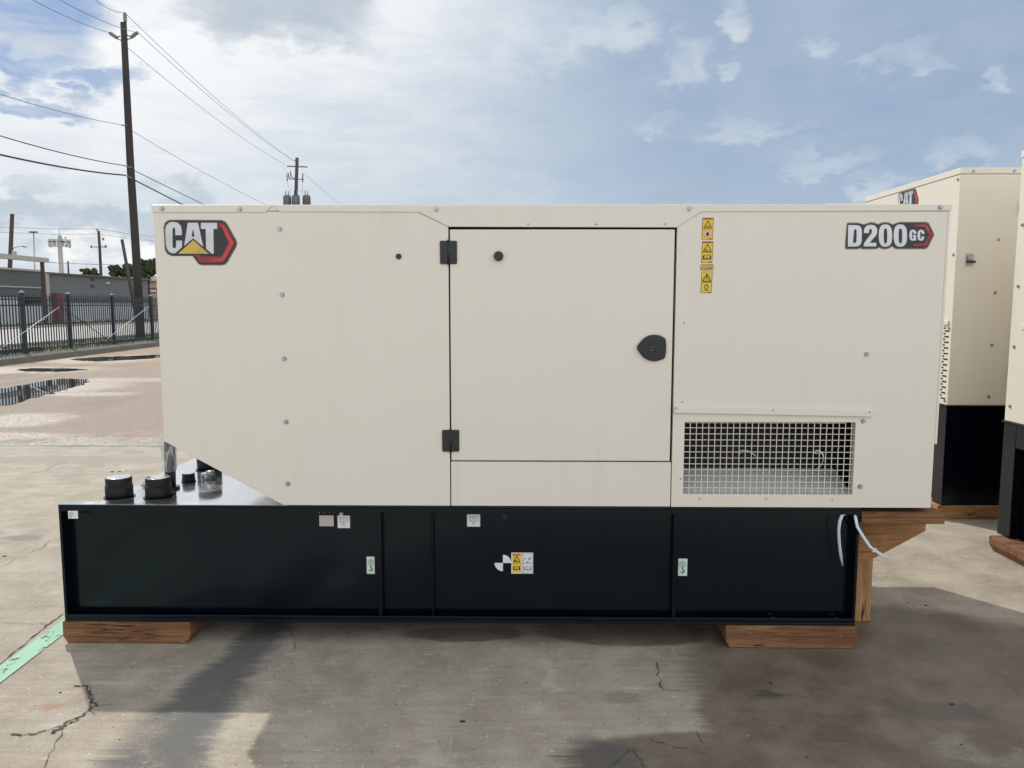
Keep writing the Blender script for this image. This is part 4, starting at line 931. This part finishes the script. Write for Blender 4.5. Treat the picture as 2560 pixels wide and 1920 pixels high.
def left_span(a, b, r, label, mat=WIREG, ext=1.35, sag=.15):
    s = AY(*a, Y1); e = AX(*b, XW); e = s+(e-s)*ext; line(s, e, r, label, sag, mat)
line(AY(316, 36, Y1), AY(729, 398, Y2), .012, 'topmost thin wire from the tall pole down to the transformer pole', .35)
line(AY(346, 82, Y1), AY(733, 401, Y2), .012, 'second thin wire from the tall pole to the transformer pole', .35)
line(AY(319, 119, Y1), AY(713, 411, Y2), .012, 'third thin wire ending on the cross arm of the transformer pole', .35)
line(AY(329, 327, Y1), AY(743, 545, Y2), .011, 'thin wire leaving the tall pole midway and passing behind the roof', .25)
line(AY(333, 425, Y1), AY(743, 612, Y2), .018, 'dark wire from the lower pole clamp sloping behind the roof', .15, WIREM)
line(AY(334, 449, Y1), AY(743, 648, Y2), .030, 'thick black cable sloping right from the tall pole behind the roof', .10, WIREM)
left_span((311, 32), (249, 0), .012, 'thin wire rising left from the top insulator of the tall pole')
left_span((335, 80), (165, 0), .012, 'thin wire rising left behind the tall pole top')
left_span((275, 82), (99, 0), .012, 'thin wire rising left from the left insulator')
left_span((304, 312), (0, 226), .012, 'thin wire running left from the middle of the tall pole')
left_span((311, 414), (0, 330), .019, 'dark wire running left above the thick black cable', WIREM)
left_span((314, 438), (0, 377), .032, 'thick black cable running left from the tall pole', WIREM)
line(AY(760, 432, Y2), AY(870, 524, 95), .014, 'thin wire leaving the transformer pole to the right', .2)

# far poles, masts
def zz(a, b): return (a*.26515, 480+b*.26522)
def farpole(name, pts, Y, r, mat, label, cat='utility pole'):
    P = [AY(*zz(*p), Y) for p in pts]; gz = Vector((P[-1].x+(P[-1].x-P[0].x)*P[-1].z/max(.1, P[0].z-P[-1].z), Y, 0))
    e = empty(name, gz, label, cat); obj('pole', MB().tube([gz]+P[::-1], [r*1.1]+[r]*(len(P)-1)+[r*.9], 10), mat, e); return e
q = farpole('utility_pole', [(115, 207), (93, 725)], 70, .20, POLER, 'reddish bare pole with a street lamp arm at the left edge')
obj('lamp_arm', MB().tube([AY(*zz(108, 548), 70), AY(*zz(140, 522), 70), AY(*zz(190, 512), 70), AY(*zz(215, 514), 70)], .035, 6), ZINCDULL, q)
obj('lamp_head', MB().tube([AY(*zz(208, 513), 70), AY(*zz(228, 512), 70), AY(*zz(250, 517), 70)], [.05, .11, .05], 8), ZINCDULL, q)
a = AY(*zz(133, 575), 69.8); obj('junction_box', MB().box(a.x-.18, a.x+.18, a.y-.1, a.y+.1, a.z-.16, a.z+.16), ZINCDULL, q)
q = farpole('light_mast', [(317, 380), (328, 735)], 180, .16, ZINCDULL, 'slim high light mast beyond the warehouse roof', 'light mast')
m = MB()
for dx in (-28, -14, 0, 14, 26): m.tube([AY(*zz(315+dx, 372), 180), AY(*zz(315+dx, 384), 180)], .35, 6)
m.tube([AY(*zz(285, 378), 180), AY(*zz(345, 378), 180)], .12, 6); obj('floodlights', m, POLEW2, q)
q = farpole('cell_tower', [(563, 412), (568, 560), (580, 755)], 150, .42, ZINCDULL, 'grey cell tower crowned with a ring of antenna panels', 'cell tower')
obj('lightning_rod', MB().tube([AY(*zz(560, 340), 150), AY(*zz(562, 415), 150)], .06, 5), ZINCDULL, q)
c0 = AY(*zz(563, 480), 150); 
for k in range(14):
    a = k/14*6.283; rr = 1.75*(1 if k % 3 else .8); x, y = c0.x+rr*math.cos(a)*1.05, 150+rr*math.sin(a)
    zc = c0.z+random.uniform(-.35, .35); obj('antenna_panel', MB().box(x-.16, x+.16, y-.08, y+.08, zc-.75, zc+.8), (ROOFW if k % 2 else ZINCDULL), q)
m = MB(); m.tube([(c0.x+1.8*math.cos(k/16*6.283), 150+1.8*math.sin(k/16*6.283), c0.z+.2) for k in range(17)], .08, 5); m.tube([(c0.x-1.8, 150, c0.z+.2), (c0.x+1.8, 150, c0.z+.2)], .08, 5); obj('antenna_ring', m, POLEW2, q)
q = farpole('utility_pole', [(930, 368), (942, 570), (952, 780)], 95, .17, POLER, 'distant pole with one cross arm right of the cell tower')
obj('cross_arm', MB().tube([AY(*zz(885, 518), 95), AY(*zz(1000, 518), 95)], .06, 6), POLEW2, q)
obj('insulator', MB().tube([AY(*zz(862, 505), 95), AY(*zz(862, 528), 95)], .13, 8), PORC, q); obj('insulator', MB().tube([AY(*zz(997, 500), 95), AY(*zz(997, 526), 95)], .13, 8), PORC, q)
obj('insulator', MB().tube([AY(*zz(973, 432), 95), AY(*zz(973, 455), 95)], .12, 8), PORC, q); obj('pole_top_pin', MB().tube([AY(*zz(914, 348), 95), AY(*zz(925, 385), 95)], .07, 6), POLEW2, q)
farpole('utility_pole', [(1150, 448), (1215, 803)], 72, .16, POLEW2, 'leaning bare pole just left of the tall pole')
farpole('utility_pole', [(640, 650), (646, 755)], 120, .13, POLER, 'short far pole between the cell tower and the cross arm pole')
for (a, b, c, lab) in (((0, 330), (915, 348), (1520, 428), 'upper far wire crossing low over the warehouse'), ((0, 380), (918, 396), (1520, 470), 'lower far wire crossing low over the warehouse')):
    A, B, C_ = AY(*zz(*a), 82), AY(*zz(*b), 95), AY(*zz(*c), 120)
    tag(obj('power_line', MB().tube([A, A.lerp(B, .5)-Vector((0, 0, .12)), B, B.lerp(C_, .5)-Vector((0, 0, .1)), C_], .022, 5, False), WIREG, None, origin=tuple(A)), lab, 'power line')
line(AY(*zz(430, 662), 90), AY(*zz(1300, 692), 90), .03, 'dark wire just above the warehouse roof', .05, WIREM)

# ------------------------------------------------------------------ buildings across the street
BX = -41.0
wh = empty('warehouse', (-50, 71.5, 0), 'long grey corrugated warehouse with a white lower wall across the street', 'building')
obj('wall', MB().box(-62, BX, 62.45, 80.6, 1.75, 4.30), SHEDM, wh)
obj('lower_wall', MB().box(-61.9, BX+.06, 62.5, 80.5, 0, 1.749), SHEDW, wh)
obj('roof', MB().add([(-62.2, 62.2, 4.3), (BX+.35, 62.2, 4.3), (BX+.35, 80.9, 4.3), (-62.2, 80.9, 4.3), (-62.2, 62.2, 4.42), (BX+.35, 62.2, 4.42), (BX+.35, 80.9, 4.42), (-62.2, 80.9, 4.42)],
    [(0, 3, 2, 1), (4, 5, 6, 7), (0, 1, 5, 4), (1, 2, 6, 5), (2, 3, 7, 6), (3, 0, 4, 7)]), simple('roof_edge_brown', (.16, .12, .10), .7), wh)
cp = AX(443, 760, BX+.2) if False else None
ya = AX(*zz(436, 900), BX+.12).y
obj('corner_post', MB().box(BX+.07, BX+.28, ya-.22, ya+.22, 0, 4.4), CONCLT, wh)
for (a, b) in ((872, 825), (872, 888)):
    q = AX(*zz(a, b), BX+.02); obj('wall_vent', MB().box(BX+.002, BX+.06, q.y-.25, q.y+.25, q.z-.14, q.z+.14), POLEW2, wh)
q = AX(*zz(1010, 858), BX+.1); obj('wall_lamp', MB().box(BX+.002, BX+.25, q.y-.18, q.y+.18, q.z-.1, q.z+.1), ROOFW, wh)
sh = empty('shed', (-50, 52, 0), 'darker weathered metal shed left of the warehouse', 'building')
obj('wall', MB().box(-60, BX-.05, 38, 62.3, 2.25, 4.45), SHEDD, sh); obj('lower_wall', MB().box(-59.9, BX-.03, 38, 62.25, 0, 1.6), SHEDW, sh)
obj('white_band', MB().box(-59.8, BX, 38, 58.6, 1.62, 2.2), SHEDW, sh)
obj('fascia', MB().box(BX-.049, BX+.12, 38, 62.2, 4.40, 4.56), CONCLT, sh); obj('ledge', MB().box(BX-.049, BX+.10, 38, 62.0, 3.0, 3.12), CONCLT, sh)
cpz = AX(*zz(410, 640), -39.2); bz0, bz1 = AX(*zz(410, 662), -39.2).z, AX(*zz(410, 634), -39.2).z
cpt = empty('carport_frame', (-39.3, 55, 0), 'pale beam on a rusty column standing in front of the shed', 'carport')
obj('beam', MB().box(-39.45, -39.05, 36, cpz.y+.5, bz0, bz1+.12), CONCLT, cpt)
obj('column', MB().box(-39.35, -39.15, cpz.y-.25, cpz.y, 0, bz0-.002), POLER, cpt); obj('column', MB().box(-39.35, -39.15, 44, 44.25, 0, bz0-.002), POLER, cpt)
q = AX(*zz(552, 1100), BX+.5)
tag(obj('red_post', MB().box(BX+.35, BX+.75, q.y-.42, q.y+.42, 0, 2.55).box(BX+.3, BX+.8, q.y-.47, q.y+.47, 2.552, 2.62), REDT, None, origin=(BX+.5, q.y, 0)), 'dull red post or pump standing against the white wall', 'post')
fb = AY(*zz(1395, 900), 105); fbe = AY(*zz(1600, 900), 105)
th = empty('tan_building', (fb.x+3, 108, 0), 'small tan building with red trim and a pale roof far down the street', 'building')
zt_, zr_ = AY(*zz(1400, 838), 105).z, AY(*zz(1400, 792), 105).z
xw0 = AY(*zz(1300, 900), 105).x
obj('wall', MB().box(xw0, fbe.x, 105, 116, 0, zt_), TANW, th); obj('roof', MB().box(xw0-.4, fbe.x, 104.4, 117, zt_+.002, zr_), ROOFW, th)
a, b = AY(*zz(1400, 905), 105), AY(*zz(1474, 950), 105)
wd = obj('window_frame', MB().box(a.x, b.x+.6, 104.85, 104.998, b.z, a.z), REDT, th); obj('pane', MB().box(a.x+.2, b.x+.1, 104.8, 104.849, b.z+.1, a.z-.25), ROOFW, wd)

# ------------------------------------------------------------------ trees
def tree(X, Yc, zc, rx, rz, nleaf, label, seed):
    rnd = random.Random(seed); root = empty('tree', (X, Yc, 0), label, 'tree')
    m = MB().tube([(X, Yc, 0), (X+.1, Yc, zc*.5), (X, Yc, zc*.95)], [.28, .2, .1], 8)
    for k in range(5):
        a = k*1.3; m.tube([(X, Yc, zc*.55), (X+rx*.5*math.cos(a), Yc+rx*.4*math.sin(a), zc+rz*.2*rnd.uniform(-.5, 1))], [.1, .03], 6)
    obj('trunk', m, POLEW, root)
    cl = [(X+rnd.uniform(-1, 1)*rx*.8, Yc+rnd.uniform(-1, 1)*rx*.6, zc+rnd.uniform(-.8, .9)*rz*.8, rnd.uniform(.25, .5)*min(rx, rz*1.4)) for k in range(22)]
    m = MB()
    for k in range(nleaf):
        cx, cy, cz, cr = cl[k % len(cl)]
        d = Vector((rnd.gauss(0, 1), rnd.gauss(0, 1), rnd.gauss(0, 1))).normalized()*cr*rnd.uniform(.3, 1.05)**.6; p = Vector((cx, cy, cz))+d
        a = Vector((rnd.gauss(0, 1), rnd.gauss(0, 1), rnd.gauss(0, 1))).normalized(); b = a.cross(Vector((rnd.gauss(0, 1), rnd.gauss(0, 1), rnd.gauss(0, 1)))).normalized(); s = rnd.uniform(.10, .24)
        m.add([p-a*s, p+b*s*.6, p+a*s, p-b*s*.6], [(0, 1, 2, 3)])
    obj('crown', m, LEAF, root)
def tr_at(c, e, Y, n, label, seed):
    p = AY(*zz(*c), Y); q = AY(*zz(*e), Y); tree(p.x, Y, p.z, abs(q.x-p.x), abs(q.z-p.z), n, label, seed)
tr_at((1150, 745), (1245, 690), 100, 4000, 'dark leafy tree left of the tall pole above the warehouse roof', 3)
tr_at((1385, 720), (1475, 640), 96, 5000, 'taller dark leafy tree between the tall pole and the enclosure edge', 5)
tr_at((848, 768), (945, 728), 120, 3000, 'low rounded tree top showing over the warehouse roof', 8)
